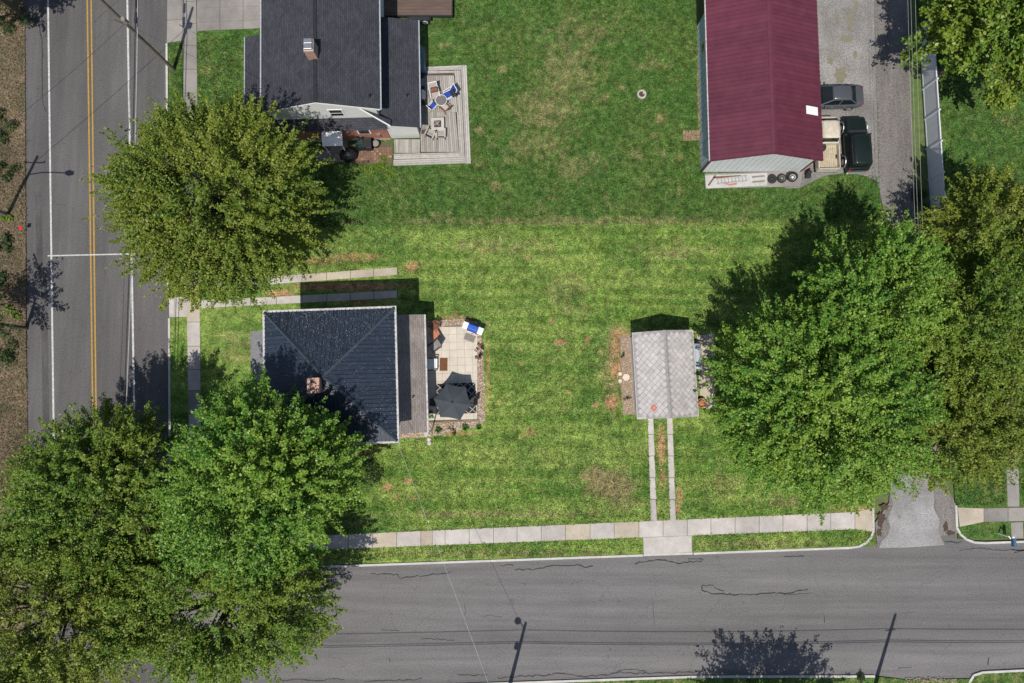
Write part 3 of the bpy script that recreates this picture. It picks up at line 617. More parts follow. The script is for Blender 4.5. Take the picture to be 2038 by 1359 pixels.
for sx in (-1, 1):
    E0, E1 = Vector((sx * a, -b, ge)), Vector((sx * a, b, ge)); R0, R1 = Vector((0, -b, gr)), Vector((0, b, gr))
    side = MB().slab([E0, E1, R1, R0], .07).build('roof_slope', 'diamond_deck', G)
    dn = (E0 - R0); Ls = dn.length; dn.normalize(); al = Vector((0, 1, 0)); nr = al.cross(dn); nr = nr if nr.z > 0 else -nr
    s = .47; nu = int((gd - .3) / s); nv = int(2 * (Ls - .2) / s)
    du = (gd - .16) / nu
    dv = (Ls - .12) / (nv + 1)
    for j in range(nv):
        for i in range(nu + (0 if j % 2 else 1)):
            uc = .08 + (i + (.5 if j % 2 else 0)) * du; vc = .06 + (j + 1) * dv
            if uc - du * .48 < .03 or uc + du * .48 > gd - .03: continue
            def pt(u, v, h): return R0 + al * u + dn * v + nr * h
            k = .47; h0 = .012 + (j % 2) * .003; lift = random.uniform(.018, .045); sh = random.uniform(-.012, .012)
            P = [pt(uc + sh, vc - dv * .90, h0), pt(uc - du * k + sh, vc, h0 + lift * .6), pt(uc + sh, vc + dv * .93, h0 + lift), pt(uc + du * k + sh, vc, h0 + lift * .6)]
            MB().slab(P, .008).build('shingle', 'diamond', side)
MB().add([(-.12, -b - .01, gr - .02), (.12, -b - .01, gr - .02), (.12, b + .01, gr - .02), (-.12, b + .01, gr - .02), (0, -b - .01, gr + .06), (0, b + .01, gr + .06)], [(0, 3, 5, 4), (1, 4, 5, 2), (0, 4, 1), (2, 5, 3)]).build('ridge_cap', 'diamond_deck', G)
for sx in (-1, 1): MB().box(*sorted((sx * a, sx * (a + .05))), -b, b, ge - .09, ge - .01).build('eave_trim', 'diamond', G)
for sx in (-1, 1):
    for yy in (-b, b - .16): MB().slab([(sx * a, yy, ge + .012), (sx * a, yy + .16, ge + .012), (sx * .12, yy + .16, gr - .088 + .012 + .0), (sx * .12, yy, gr - .088 + .012)], .012).build('verge_trim', 'diamond', G)
q = to_local(1301, 812, 2.9, gx, gy, ga); zr = gr - (gr - ge) * abs(q[0]) / a + .045; sl_g = (gr - ge) / a
MB().slab([(q[0] - .28, q[1], zr - .28 * sl_g), (q[0], q[1] - .28, zr), (q[0] + .28, q[1], zr + .28 * sl_g), (q[0], q[1] + .28, zr)], .008).build('shingle', 'rust', G)['label'] = 'rusty red shingle'

# ------------------------------------------------------------------ barn with the maroon roof
bx, by, ba, bw_, bd_ = frame((1396.5, -130), (1619, -130), (1640, 318), (1417, 320), 3.5)
BN = thing('barn', 'long metal barn with maroon ribbed roof and blue-grey side', 'barn', (bx, by, 0), ba)
a, b = bw_ / 2, bd_ / 2; be, br = 3.5, 5.1; ov = .3
MB().add([(-a + ov, -b + ov, 0), (a - ov, -b + ov, 0), (a - ov, b - ov, 0), (-a + ov, b - ov, 0), (-a + ov, -b + ov, be), (a - ov, -b + ov, be), (a - ov, b - ov, be), (-a + ov, b - ov, be), (0, -b + ov, br - .08), (0, b - ov, br - .08)],
         [(0, 1, 5, 8, 4), (2, 3, 7, 9, 6), (1, 2, 6, 5), (3, 0, 4, 7), (4, 8, 9, 7), (5, 6, 9, 8)]).build('wall', 'siding_white', BN)
n = 36; Ly = 2 * (b - ov)
for i in range(n):                      # siding panels on the lawn side
    y0 = -b + ov + Ly * i / n; y1 = y0 + Ly / n - .015
    m_ = MB().box(-a + ov - .025, -a + ov - .003, y0, y1, .12, be - .02)
    m_.box(-a + ov - .05, -a + ov - .025, y0 + .02, y0 + .07, .12, be - .02)
    m_.build('siding_panel', 'siding_blue', BN)
n = 18; Lx = 2 * (a - ov)
for i in range(n):                      # gable end
    x0 = -a + ov + Lx * i / n; x1 = x0 + Lx / n - .015
    zt = lambda x: be + (br - be) * (1 - abs(x) / a) - .14
    m_ = MB().add([(x0, -b + ov - .025, .1), (x1, -b + ov - .025, .1), (x1, -b + ov - .025, zt(x1)), (x0, -b + ov - .025, zt(x0)), (x0, -b + ov - .003, .1), (x1, -b + ov - .003, .1), (x1, -b + ov - .003, zt(x1)), (x0, -b + ov - .003, zt(x0))],
                  [(0, 1, 2, 3), (7, 6, 5, 4), (0, 4, 5, 1), (1, 5, 6, 2), (2, 6, 7, 3), (3, 7, 4, 0)])
    m_.box(x0 + .02, x0 + .06, -b + ov - .05, -b + ov - .025, .1, min(zt(x0), zt(x1)) - .02)
    m_.build('siding_panel', 'siding_white', BN)
for sx in (-1, 1): MB().box(sx * (a - ov) - .06, sx * (a - ov) + .06, -b + ov - .07, -b + ov + .05, .1, be - .05).build('corner_trim', 'roof_maroon', BN)
bi = b - ov - .03
rf = MB().add([(-a, -bi, be - .06), (a, -bi, be - .06), (a, bi, be - .06), (-a, bi, be - .06), (0, -bi, br - .06), (0, bi, br - .06)], [(0, 4, 5, 3), (1, 2, 5, 4), (0, 1, 4), (2, 3, 5), (3, 2, 1, 0)]).build('roof', 'roof_maroon', BN)
for sx in (-1, 1):
    def fn(t0, t1): return [(sx * a, -b + 2 * b * t0, be), (sx * a, -b + 2 * b * t1, be), (0, -b + 2 * b * t1, br), (0, -b + 2 * b * t0, br)]
    ribbed_slope(rf, fn, 52, 'roof_maroon', .05)
MB().add([(-.2, -b - .02, br - .03), (.2, -b - .02, br - .03), (.2, b, br - .03), (-.2, b, br - .03), (0, -b - .02, br + .06), (0, b, br + .06)], [(0, 3, 5, 4), (1, 4, 5, 2), (0, 4, 1), (2, 5, 3)]).build('ridge_cap', 'roof_maroon', rf)
MB().box(-a - .08, -a - .002, -b, b, be - .12, be + .01).build('gutter', 'gutter', BN)
for sx in (-1, 1):
    MB().slab([(sx * a, -b - .03, be - .02), (sx * a, -b - .002, be - .02), (0, -b - .002, br - .02), (0, -b - .03, br - .02)], .14).build('rake_trim', 'roof_maroon', BN)
q0 = to_local(1602, 212, 3.9, bx, by, ba); q1 = to_local(1627, 231, 3.65, bx, by, ba); zz = lambda x: be + (br - be) * (1 - abs(x) / a) + .10
MB().slab([(q0[0], q1[1], zz(q0[0])), (q1[0], q1[1], zz(q1[0])), (q1[0], q0[1], zz(q1[0])), (q0[0], q0[1], zz(q0[0]))], .03).build('skylight', 'white', BN)
q = to_local(1396, 96, 1.6, bx, by, ba); wn = MB().box(-a + ov - .075, -a + ov - .05, q[1] - .45, q[1] + .45, 1.3, 2.2).build('window', 'white', BN)
MB().box(-a + ov - .08, -a + ov - .072, q[1] - .38, q[1] + .38, 1.37, 2.13).build('pane', 'glass', wn)
q = to_local(1396, 275, 1.0, bx, by, ba); dr = MB().box(-a + ov - .075, -a + ov - .05, q[1] - .48, q[1] + .48, .12, 2.15).build('door', 'siding_blue', BN)
MB().box(-a + ov - .11, -a + ov - .075, q[1] - .42, q[1] - .34, 1.0, 1.1).build('handle', 'dark', dr)
q = to_local(1392, 20, 1.5, bx, by, ba)
MB().box(-a + ov - .055, -a + ov - .045, q[1] - .6, b - ov, .14, 3.0).build('open_bay', 'black', BN)
pad = MB().prism([W2(1402, 347), W2(1597, 341), W2(1590, 372), W2(1404, 376)], 0, .16).build('barn_pad', 'concrete_old'); struct(pad, 'concrete pad along the barn gable end')
bd2 = MB().prism([W2(1403, 349, .2), W2(1527, 344, .2), W2(1527, 369, .2), W2(1405, 375, .2)], .16, .20).build('white_board', 'weathered_white', None); tag(bd2, 'white sheet of boarding lying under the ladder by the barn', 'board')
# ladder
L0, L1 = W(1426, 361, .26), W(1488, 354, .26); d = (L1 - L0).normalized(); nrm = Vector((-d.y, d.x, 0)) * .2
ld = thing('ladder', 'aluminium ladder lying flat on the white boarding', 'ladder', (L0.x, L0.y, .2))
for s_ in (1, -1): MB().tube(L0 + nrm * s_, L1 + nrm * s_, .035).build('rail', 'steel', ld, origin=(L0.x, L0.y, .2))
for i in range(9):
    p = L0.lerp(L1, (i + .5) / 9); MB().tube(p + nrm, p - nrm, .02).build('rung', 'steel', ld, origin=(L0.x, L0.y, .2))
for (p, q, mt, lb) in (((1420, 353), (1474, 350), 'brown_wood', 'long brown plank lying above the ladder'), ((1497, 352), (1522, 350), 'mat_grey', 'short grey pipe lying beside the ladder'), ((1498, 362), (1522, 360), 'mat_grey', 'short grey batten lying on the boarding edge'), ((1410, 369), (1424, 349), 'brown_wood', 'slanting plank lying across the boarding corner')):
    P, Q = W(*p, .23), W(*q, .23); dd = (Q - P).normalized(); nn = Vector((-dd.y, dd.x, 0)) * .06
    m_ = MB().prism([tuple((P + nn)[:2]), tuple((Q + nn)[:2]), tuple((Q - nn)[:2]), tuple((P - nn)[:2])], .2, .25)
    tag(m_.build('plank', mt, None, origin=(P.x, P.y, .2)), lb, 'plank')
P = [W(1440, 364, .22), W(1452, 368, .22), W(1466, 366, .22)]
tag(MB().path([p + Vector((0, 0, .03)) for p in P], .05, 6).build('bent_pipe', 'rust', None), 'bent rusty pipe lying beside the ladder', 'pipe')
def wheel(label, px, py, z0, n=1, rim='concrete_old', r=.36, wd=.24):
    p = W(px, py, z0 + wd); w_ = thing('wheel', label, 'wheel', (p.x, p.y, z0), random.uniform(0, 3), 'wheels lying by the barn')
    MB().lathe([(r * .62, 0), (r * .95, .02), (r, .06), (r, wd - .06), (r * .95, wd - .01), (r * .64, wd), (r * .62, wd - .05)], 22).build('tyre', 'rubber', w_, True)
    MB().lathe([(r * .61, .05), (r * .62, wd - .03), (r * .5, wd - .06), (r * .16, wd - .04), (r * .14, wd - .02)], 18).build('rim', rim, w_, True)
    for k in range(5):
        t = k * 2 * math.pi / 5; c_, s_ = math.cos(t), math.sin(t)
        MB().tube((c_ * r * .33, s_ * r * .33, wd - .1), (c_ * r * .33, s_ * r * .33, wd - .035), r * .11, n=8).build('rim_hole', 'black', w_)
wheel('wheel with dark steel rim lying flat on the barn pad', 1538, 355, .16, rim='dark')
wheel('wheel with five-spoke rim lying beside the dark-rimmed wheel', 1557, 354, .16)
for k in range(3): wheel(('bottom', 'middle', 'top')[k] + ' wheel of the stack of three by the barn', 1580 - k * 1.0, 350 + k * 1, .16 + k * .245, rim='dark' if k < 2 else 'white')
# engine parts heap
e = W(1606, 348, .1); en = thing('engine_block', 'small black greasy engine block standing past the wheel stack', 'engine', (e.x, e.y, LZ))
MB().box(-.2, .2, -.3, .25, .02, .35).build('block', 'dark', en, bevel=.04); MB().lathe([(.16, 0), (.18, .05), (.12, .12), (.05, .14)], 12, (.05, .1, .35)).build('cover', 'black', en); MB().path([(-.1, -.3, .3), (-.25, -.1, .42), (-.05, .2, .5), (.2, .45, .2)], .035).build('hose', 'black', en)
MB().tube((.1, .35, .06), (.35, .7, .06), .04).build('exhaust_pipe', 'rust', en)
pd = W(1374, 270, LZ); brick_root = MB().prism([W2(1358, 261), W2(1391, 259), W2(1392, 280), W2(1359, 281)], LZ - .05, LZ + .008).build('brick_path', 'joint'); struct(brick_root, 'short tan brick path to the barn door')
for i in range(6):
    for j in range(7):
        x0, y0 = 1358 + i * 5.6, 261 + j * 2.9 - i * .25
        MB().prism([W2(x0 + .3, y0 + .2), W2(x0 + 5.3, y0), W2(x0 + 5.3, y0 + 2.6), W2(x0 + .3, y0 + 2.8)], LZ - .02, LZ + .02 + random.uniform(0, .006)).build('brick', 'brick_pad', brick_root)

# ------------------------------------------------------------------ neighbour house with charcoal shingles
nx0, ny0, na, nw, ndp = frame((514, -130), (752, -136), (757.5, 217), (526, 223), 5.0)
N = thing('house', 'white-gabled house with charcoal shingle roof and red brick base', 'house', (nx0, ny0, 0), na)
a, b = nw / 2, ndp / 2; ne, nr_ = 5.0, 6.4
L = lambda px, py, z: to_local(px, py, z, nx0, ny0, na)
wy = -b + .14
MB().add([(-a + .4, wy, 0), (a - .4, wy, 0), (a - .4, b - .4, 0), (-a + .4, b - .4, 0), (-a + .4, wy, ne), (a - .4, wy, ne), (a - .4, b - .4, ne), (-a + .4, b - .4, ne), (0, wy, nr_ - .1), (0, b - .4, nr_ - .1)],
         [(0, 1, 5, 8, 4), (2, 3, 7, 9, 6), (1, 2, 6, 5), (3, 0, 4, 7), (4, 8, 9, 7), (5, 6, 9, 8)]).build('wall', 'wall_white', N)
for sx in (-1, 1):
    sd = MB().slab([(sx * a, -b, ne), (sx * a, b, ne), (sx * .02, b, nr_), (sx * .02, -b, nr_)], .1).build('roof_slope', 'shingle_dark', N)
    MB().slab([(sx * a, -b - .03, ne - .01), (sx * a, -b - .002, ne - .01), (0, -b - .002, nr_ - .01), (0, -b - .03, nr_ - .01)], .16).build('rake_board', 'white', N)
    MB().box(*sorted((sx * (a + .003), sx * (a + .09))), -b, b, ne - .13, ne - .01).build('gutter', 'gutter_grey', N)
MB().box(-.14, .14, -b, b, nr_ - .02, nr_ + .035).build('ridge_cap', 'black', N)
q = L(613, 88, 7.6); ch = MB().box(q[0] - .34, q[0] + .34, q[1] - .45, q[1] + .45, 5.6, 7.5).build('chimney', 'chimney_brick', N)
for s_ in (-.2, .2): MB().box(q[0] - .28, q[0] + .28, q[1] + s_ - .17, q[1] + s_ + .17, 7.5, 7.72).build('chimney_cap', 'steel', ch, bevel=.02)
q = L(735, 190, 5.4); MB().lathe([(.05, 0), (.05, .35), (.08, .36), (.08, .4)], 8, (q[0], q[1], 5.15)).build('vent_pipe', 'black', N)
# attic window in the gable
q = L(670, 229, 4.2); wn = MB().box(q[0] - .55, q[0] + .55, wy - .04, wy - .005, 3.75, 4.85).build('window', 'white', N)
MB().box(q[0] - .45, q[0] + .45, wy - .05, wy - .035, 3.83, 4.77).build('pane', 'glass', wn); MB().box(q[0] - .45, q[0] + .45, wy - .06, wy - .045, 4.26, 4.32).build('sash_bar', 'white', wn)
# brick ground floor pushed out under a pent roof
q0 = L(563, 262, 2.75); q1 = L(766, 258, 2.75)
py0 = min(q0[1], q1[1]); px1 = q1[0]; px0 = -a + .42
MB().box(px0, px1, py0 + .25, wy - .004, 0, 2.7).build('brick_wall', 'brick_red', N)
MB().box(px0 - .01, px1 + .01, py0 + .24, py0 + .3, 0, .38).build('foundation', 'concrete_tan', N)
MB().slab([(px0 - .1, py0, 2.72), (px1 + .1, py0, 2.72), (px1 + .1, wy - .004, 3.3), (px0 - .1, wy - .004, 3.3)], .07).build('pent_roof', 'shingle_dark_x', N)
q = L(724, 262, 2.0); wn = MB().box(q[0] - .5, q[0] + .5, py0 + .2, py0 + .246, 1.5, 2.4).build('window', 'white', N); MB().box(q[0] - .4, q[0] + .4, py0 + .19, py0 + .205, 1.58, 2.32).build('pane', 'glass', wn)
q = L(754, 270, 1.3); MB().box(q[0] - .12, q[0] + .12, py0 + .12, py0 + .248, 1.0, 1.45).build('meter_box', 'steel', N)
# lower east wing
e0 = L(832, 40, 2.7); e1 = L(836, 253, 2.7)
ex, ey1, ey0 = (e0[0] + e1[0]) / 2, e0[1], e1[1]
MB().box(a - .396, ex - .3, ey0 + .2, ey1 - .2, 0, 2.62).build('wing_wall', 'wall_white', N)
MB().slab([(a - .396, ey0, 3.35), (ex, ey0, 2.7), (ex, ey1, 2.7), (a - .396, ey1, 3.35)], .08).build('wing_roof', 'shingle_dark', N)
MB().box(ex + .003, ex + .09, ey0, ey1, 2.58, 2.69).build('gutter', 'gutter_grey', N)
q = L(810, 190, 3); MB().lathe([(.05, 0), (.05, .3), (.08, .3), (.08, .34)], 8, (q[0], q[1], 2.85)).build('vent_pipe', 'black', N)
# raking roof between gable and wing
rk = [L(707, 211, 5.2), L(764, 236, 3.6), L(779, 240, 3.3), L(778, 254, 3.1)]
MB().slab([(rk[0][0], rk[0][1], 5.15), (rk[2][0], rk[2][1], 3.42), (rk[3][0], rk[3][1], 3.40)], .1).build('raking_roof', 'shingle_dark', N)
p_, q_ = Vector((rk[0][0], rk[0][1], 5.17)), Vector((rk[3][0], rk[3][1], 3.42)); MB().tube(p_, q_, .06, n=4).build('rake_board', 'white', N)
# road-side porch
w0 = L(486, 71, 2.8); wf0 = L(486, 235, 2.8)[1]
MB().slab([(w0[0], wf0, 2.65), (-a + .39, wf0, 3.1), (-a + .39, w0[1], 3.1), (w0[0], w0[1], 2.65)], .08).build('porch_roof', 'shingle_dark', N)
MB().box(w0[0] + .2, -a + .39, wf0 + .2, w0[1] - .2, 0, .45).build('porch_floor', 'concrete_old', N)
for yy in (wf0 + .3, w0[1] - .3): MB().box(w0[0] + .22, w0[0] + .36, yy - .07, yy + .07, .45, 2.66).build('porch_post', 'white', N)
MB().box(w0[0] - .07, w0[0] - .003, wf0, w0[1], 2.55, 2.64).build('gutter', 'gutter_grey', N)
# side-door canopy
q = L(660, 274, 2.5); cz = 2.45
cnp = MB().slab([(q[0] - .72, py0 - .95, cz - .25), (q[0] + .72, py0 - .95, cz - .25), (q[0] + .72, py0 + .24, cz + .05), (q[0] - .72, py0 + .24, cz + .05)], .06).build('door_canopy', 'white', N)
for s_ in (-1, 1):
    MB().slab([(q[0] + s_ * .72 - .05, py0 - .99, cz - .20), (q[0] + s_ * .72 + .05, py0 - .99, cz - .20), (q[0] + s_ * .72 + .05, py0 + .24, cz + .11), (q[0] + s_ * .72 - .05, py0 + .24, cz + .11)], .12).build('canopy_side', 'white', cnp)
    MB().tube((q[0] + s_ * .68, py0 - .9, cz - .3), (q[0] + s_ * .68, py0 - .9, .1), .04).build('canopy_post', 'white', cnp)
MB().box(q[0] - .7, q[0] + .7, py0 - .8, py0 + .24, .02, .36).build('doorstep', 'concrete_old', N)

# brick and slab patio by the side door
pt_ = MB().prism([W2(628, 296), W2(781, 282), W2(782, 327), W2(690, 325), W2(628, 323)], LZ - .05, LZ + .008).build('brick_patio', 'joint'); struct(pt_, 'reddish brick patio by the side door')
for i in range(17):
    for j in range(6):
        x0, y0 = 692 + i * 5.2, 294 + j * 5.2
        MB().prism([W2(x0 + .3, y0 + .3), W2(x0 + 4.9, y0 + .3), W2(x0 + 4.9, y0 + 4.9), W2(x0 + .3, y0 + 4.9)], LZ - .02, LZ + .02 + random.uniform(0, .008)).build('brick', 'brick_pad' if random.random() < .14 else 'paver_red', pt_)
for i in range(2):
    MB().prism([W2(630 + i * 31, 301), W2(660 + i * 31, 301), W2(660 + i * 31, 322), W2(630 + i * 31, 322)], LZ - .02, LZ + .022).build('paving_slab', 'concrete_old', pt_)
def wheelie(px, py, rz, label, mat):
    p = W(px, py, .5); t = thing('wheelie_bin', label, 'bin', (p.x, p.y, LZ + .02), rz)
    MB().loft([[(-.24, -.27, .06), (.24, -.27, .06), (.24, .27, .06), (-.24, .27, .06)], [(-.3, -.36, .95), (.3, -.36, .95), (.3, .36, .95), (-.3, .36, .95)]]).build('body', mat, t, bevel=.03)
    MB().loft([[(-.33, -.4, .95), (.33, -.4, .95), (.33, .4, .95), (-.33, .4, .95)], [(-.3, -.36, 1.03), (.3, -.36, 1.03), (.3, .36, 1.03), (-.3, .36, 1.03)]]).build('lid', mat, t, bevel=.02)
    MB().tube((-.3, .43, .93), (.3, .43, .93), .025).build('handle', 'black', t)
    for s_ in (-1, 1): MB().tube((s_ * .22, .3, .11), (s_ * .3, .3, .11), .11, n=14).build('wheel', 'rubber', t)
wheelie(718, 291, .1, 'dark green wheelie bin against the brick wall', 'bin_green'); wheelie(734, 291, .05, 'black wheelie bin beside the green bin', 'black')
p = W(748, 286, .5); t = thing('recycling_tub', 'round pale-lidded tub beside the black bin', 'tub', (p.x, p.y, LZ + .02))
MB().lathe([(.22, 0), (.27, .45), (.29, .46), (.29, .5)], 16).build('body', 'black', t, True); MB().lathe([(.27, .5), (.22, .54), (.05, .56)], 16).build('lid', 'concrete_old', t)
p = W(693, 307, .5); t = thing('covered_grill', 'lumpy black tarpaulin-covered grill on the brick patio', 'grill', (p.x, p.y, LZ + .02), .2)
m_ = MB(); secs = []
for k, (z_, r_) in enumerate(((0, .62), (.3, .6), (.6, .55), (.85, .45), (.98, .28), (1.0, .06))):
    secs.append([(math.cos(i * .3927) * r_ * 1.15 * (1 + .12 * math.sin(i * 2.3 + k)), math.sin(i * .3927) * r_ * .8 * (1 + .12 * math.cos(i * 1.7 + k * 2)), z_ + .04 * math.sin(i * 3.1)) for i in range(16)])
m_.loft(secs).build('cover', 'cover_black', t, True); MB().box(-.5, .5, -.3, .3, 0, .1).build('base', 'black', t)

# ------------------------------------------------------------------ timber deck with steps round it
DK = thing('deck', 'weathered grey timber deck wrapped by two wide steps', 'deck', (*W2(860, 230), 0))
O = (*W2(860, 230), 0)
def plank(q, z, mat='deck', t=.04):
    MB().prism([W2(*p, z) for p in q], z - t, z).build('plank', mat, DK, origin=O)
Dz = (.62, .42, .22)
def rows(x0f, x1f, y0f, y1f, z, n, vertical, mat):
    for i in range(n):
        u0, u1 = i / n, (i + 1 - .13) / n
        if vertical:
            xa0, xb0, xa1, xb1 = (x0f(0) + (x1f(0) - x0f(0)) * u0, x0f(0) + (x1f(0) - x0f(0)) * u1, x0f(1) + (x1f(1) - x0f(1)) * u0, x0f(1) + (x1f(1) - x0f(1)) * u1)
            plank([(xa0, y0f(u0)), (xb0, y0f(u1)), (xb1, y1f(u1)), (xa1, y1f(u0))], z, mat)
        else:
            plank([(x0f(u0), y0f(0) + (y1f(0) - y0f(0)) * u0), (x1f(u0), y0f(1) + (y1f(1) - y0f(1)) * u0), (x1f(u1), y0f(1) + (y1f(1) - y0f(1)) * u1), (x0f(u1), y0f(0) + (y1f(0) - y0f(0)) * u1)], z, mat)
K = lambda v: (lambda t: v)
rows(lambda t: 834 + 2 * t, lambda t: 904 + 7 * t, K(150), K(222.5), Dz[0], 19, True, 'deck')
rows(lambda t: 836 + 2 * t, lambda t: 907 + 7 * t, K(223), K(302), Dz[0], 19, True, 'deck')
rows(lambda t: 784 + 1 * t, K(836), K(277), K(304), Dz[0], 13, True, 'deck')
# steps: east runs
for (xa, xb), z in (((905, 917), Dz[1]), ((917, 929), Dz[2])):
    off = 0 if z == Dz[1] else -8
    rows(lambda t: xa + 9 * t, lambda t: xb + 8.5 * t, K(140 if z == Dz[1] else 129.5), K(314 if z == Dz[1] else 325), z, 3, True, 'deck_edge')
# north runs
rows(K(847), lambda u: 905, lambda s: 141, lambda s: 149.5, Dz[1], 2, False, 'deck_edge'); rows(K(847), lambda u: 917, lambda s: 133 - 3 * s, lambda s: 141 - 2 * s, Dz[2], 2, False, 'deck_edge')
# south runs
rows(K(784), lambda u: 914, lambda s: 306 - 3 * s, lambda s: 317 - 4 * s, Dz[1], 3, False, 'deck_edge'); rows(K(783), lambda u: 926, lambda s: 318 - 5 * s, lambda s: 330 - 5 * s, Dz[2], 3, False, 'deck_edge')
MB().prism([W2(*p, .3) for p in ((835, 150), (904, 148), (911, 302), (785, 303), (785, 286), (836, 284))], LZ, Dz[0] - .045).build('joist_frame', 'joist', DK, origin=O)
MB().prism([W2(*p, .3) for p in ((849, 143), (915, 142), (922, 311), (786, 314), (786, 286), (849, 284))], LZ, Dz[1] - .045).build('joist_frame', 'joist', DK, origin=O)
MB().prism([W2(*p, .15) for p in ((850, 136), (926, 133), (934, 320), (786, 327), (786, 286), (850, 284))], LZ, Dz[2] - .045).build('joist_frame', 'joist', DK, origin=O)

# furniture
def sling_chair(px, py, z, rz, label, cloth, frame_m='white', group=None, s=1.0):
    p = W(px, py, z + .4); t = thing('sling_chair', label, 'chair', (p.x, p.y, z), rz, group); t.scale = (s, s, s)
    MB().slab([(-.25, -.25, .42), (.25, -.25, .42), (.25, .25, .36), (-.25, .25, .36)], .02).build('seat', cloth, t)
    MB().slab([(-.25, .26, .38), (.25, .26, .38), (.24, .55, .98), (-.24, .55, .98)], .02).build('backrest', cloth, t)
    for s_ in (-1, 1):
        MB().path([(s_ * .28, -.27, 0), (s_ * .28, -.27, .42), (s_ * .28, .25, .37), (s_ * .27, .57, 1.0)], .025, 6).build('side_frame', frame_m, t)
        MB().tube((s_ * .28, .3, .4), (s_ * .28, .42, 0), .02).build('leg', frame_m, t)
        MB().path([(s_ * .3, -.27, .42), (s_ * .3, -.25, .62), (s_ * .3, .4, .64)], .025, 6).build('armrest', frame_m, t)
    MB().tube((-.27, .57, 1.0), (.27, .57, 1.0), .025).build('top_rail', frame_m, t)
sling_chair(893, 189, Dz[0], -1.05, 'blue sling chair with a dark towel on its back, on the deck', 'blue_cloth', s=1.15)
sling_chair(862, 209, Dz[0], 2.45, 'small blue sling chair facing the glass table on the deck', 'blue_cloth', s=.85)
sling_chair(866, 189, Dz[0], .25, 'tan sling chair draped with a brown towel on the deck', 'sling_tan', s=1.2)
sling_chair(884, 212, Dz[0], -2.35, 'tan sling chair with dark arms on the deck', 'sling_tan', 'brown_wood')
for px, py, mt, lb, rz in ((864, 177, 'brown_wood', 'brown towel hung over the tan sling chair', .25), (903, 185, 'dark', 'dark towel hung over the blue sling chair', -1.05)):
    p = W(px, py, 1.55); m_ = MB(); secs = []
    N_ = 7
    V = [(-.28 + .56 * i / N_, .10 * math.cos(j * .9 - .6) * (1 if j < 3 else 1), .05 - .16 * abs(j - 2) + .02 * math.sin(i * 2 + j)) for j in range(5) for i in range(N_ + 1)]
    V = [(x, (j - 2) * .11, .06 - .12 * abs(j - 2) + .02 * math.sin(i * 2.1 + j)) for j in range(5) for i, x in enumerate([-.28 + .08 * k for k in range(8)])]
    F = [(j * 8 + i, j * 8 + i + 1, (j + 1) * 8 + i + 1, (j + 1) * 8 + i) for j in range(4) for i in range(7)]
    o = m_.add(V, F).build('towel', mt, None, True); o.location = (p.x, p.y, 1.62); o.rotation_euler = (0, 0, rz); sm = o.modifiers.new('solid', 'SOLIDIFY'); sm.thickness = .012
    tag(o, lb, 'towel')
p = W(878, 199, Dz[0] + .7); t = thing('patio_table', 'round glass table between the sling chairs', 'table', (p.x, p.y, Dz[0]))
MB().lathe([(.42, .68), (.42, .70)], 24).build('glass_top', M('table_glass', (.16, .15, .14), (.13, .12, .11), 2, .1, spec=.6), t)
rg = MB()
for i in range(24):
    a0, a1 = i * math.pi / 12, (i + 1) * math.pi / 12; rg.tube((.44 * math.cos(a0), .44 * math.sin(a0), .69), (.44 * math.cos(a1), .44 * math.sin(a1), .69), .022, n=5)
rg.build('rim', 'white', t)
for i in range(4):
    c_, s_ = math.cos(i * 1.571 + .6), math.sin(i * 1.571 + .6); MB().tube((c_ * .4, s_ * .4, .68), (c_ * .32, s_ * .32, 0), .02).build('leg', 'white', t)
# white fire-pit table with burnt sticks
p = W(871, 246, Dz[0] + .5); t = thing('fire_table', 'square pale fire-pit table holding charred sticks', 'fire pit', (p.x, p.y, Dz[0]), .03)
for x0, x1, y0, y1 in ((-.5, .5, .28, .5), (-.5, .5, -.5, -.28), (-.5, -.28, -.28, .28), (.28, .5, -.28, .28)): MB().box(x0, x1, y0, y1, .42, .5).build('top_stone', 'concrete', t)
MB().box(-.44, .44, -.44, .44, 0, .42).build('base', 'concrete_old', t); MB().box(-.278, .278, -.278, .278, .42, .43).build('ash_bed', 'soil', t)
for i in range(9):
    an = random.uniform(0, 3.14); x, y = random.uniform(-.1, .1), random.uniform(-.1, .1)
    MB().tube((x - math.cos(an) * .25, y - math.sin(an) * .25, .45 + .015 * i * .3), (x + math.cos(an) * .25, y + math.sin(an) * .25, .47 + .02 * i * .3), .02, n=5).build('stick', random.choice(('black', 'brown_wood', 'deck')), t)
def adirondack(px, py, rz, label):
    p = W(px, py, Dz[0] + .4); t = thing('slatted_chair', label, 'chair', (p.x, p.y, Dz[0]), rz, 'slatted chairs at the fire table')
    for i in range(5): MB().slab([(-.27, -.3 + i * .12, .38 - i * .02), (.27, -.3 + i * .12, .38 - i * .02), (.27, -.2 + i * .12, .365 - i * .02), (-.27, -.2 + i * .12, .365 - i * .02)], .02).build('seat_slat', 'deck', t)
    for i in range(5): MB().slab([(-.27 + i * .11, .28, .3), (-.17 + i * .11, .28, .3), (-.17 + i * .11, .52, 1.0), (-.27 + i * .11, .52, 1.0)], .02).build('back_slat', 'deck', t)
    for s_ in (-1, 1):
        MB().box(s_ * .34 - .06, s_ * .34 + .06, -.38, .35, .54, .57).build('armrest', 'deck', t)
        MB().box(s_ * .32 - .03, s_ * .32 + .03, -.34, -.26, 0, .54).build('leg', 'deck', t); MB().box(s_ * .32 - .03, s_ * .32 + .03, .3, .38, 0, .54).build('leg', 'deck', t)
adirondack(857, 265, 2.7, 'slatted timber chair turned beside the fire-pit table'); adirondack(877, 266, 3.14, 'slatted timber chair squarely facing the fire-pit table')
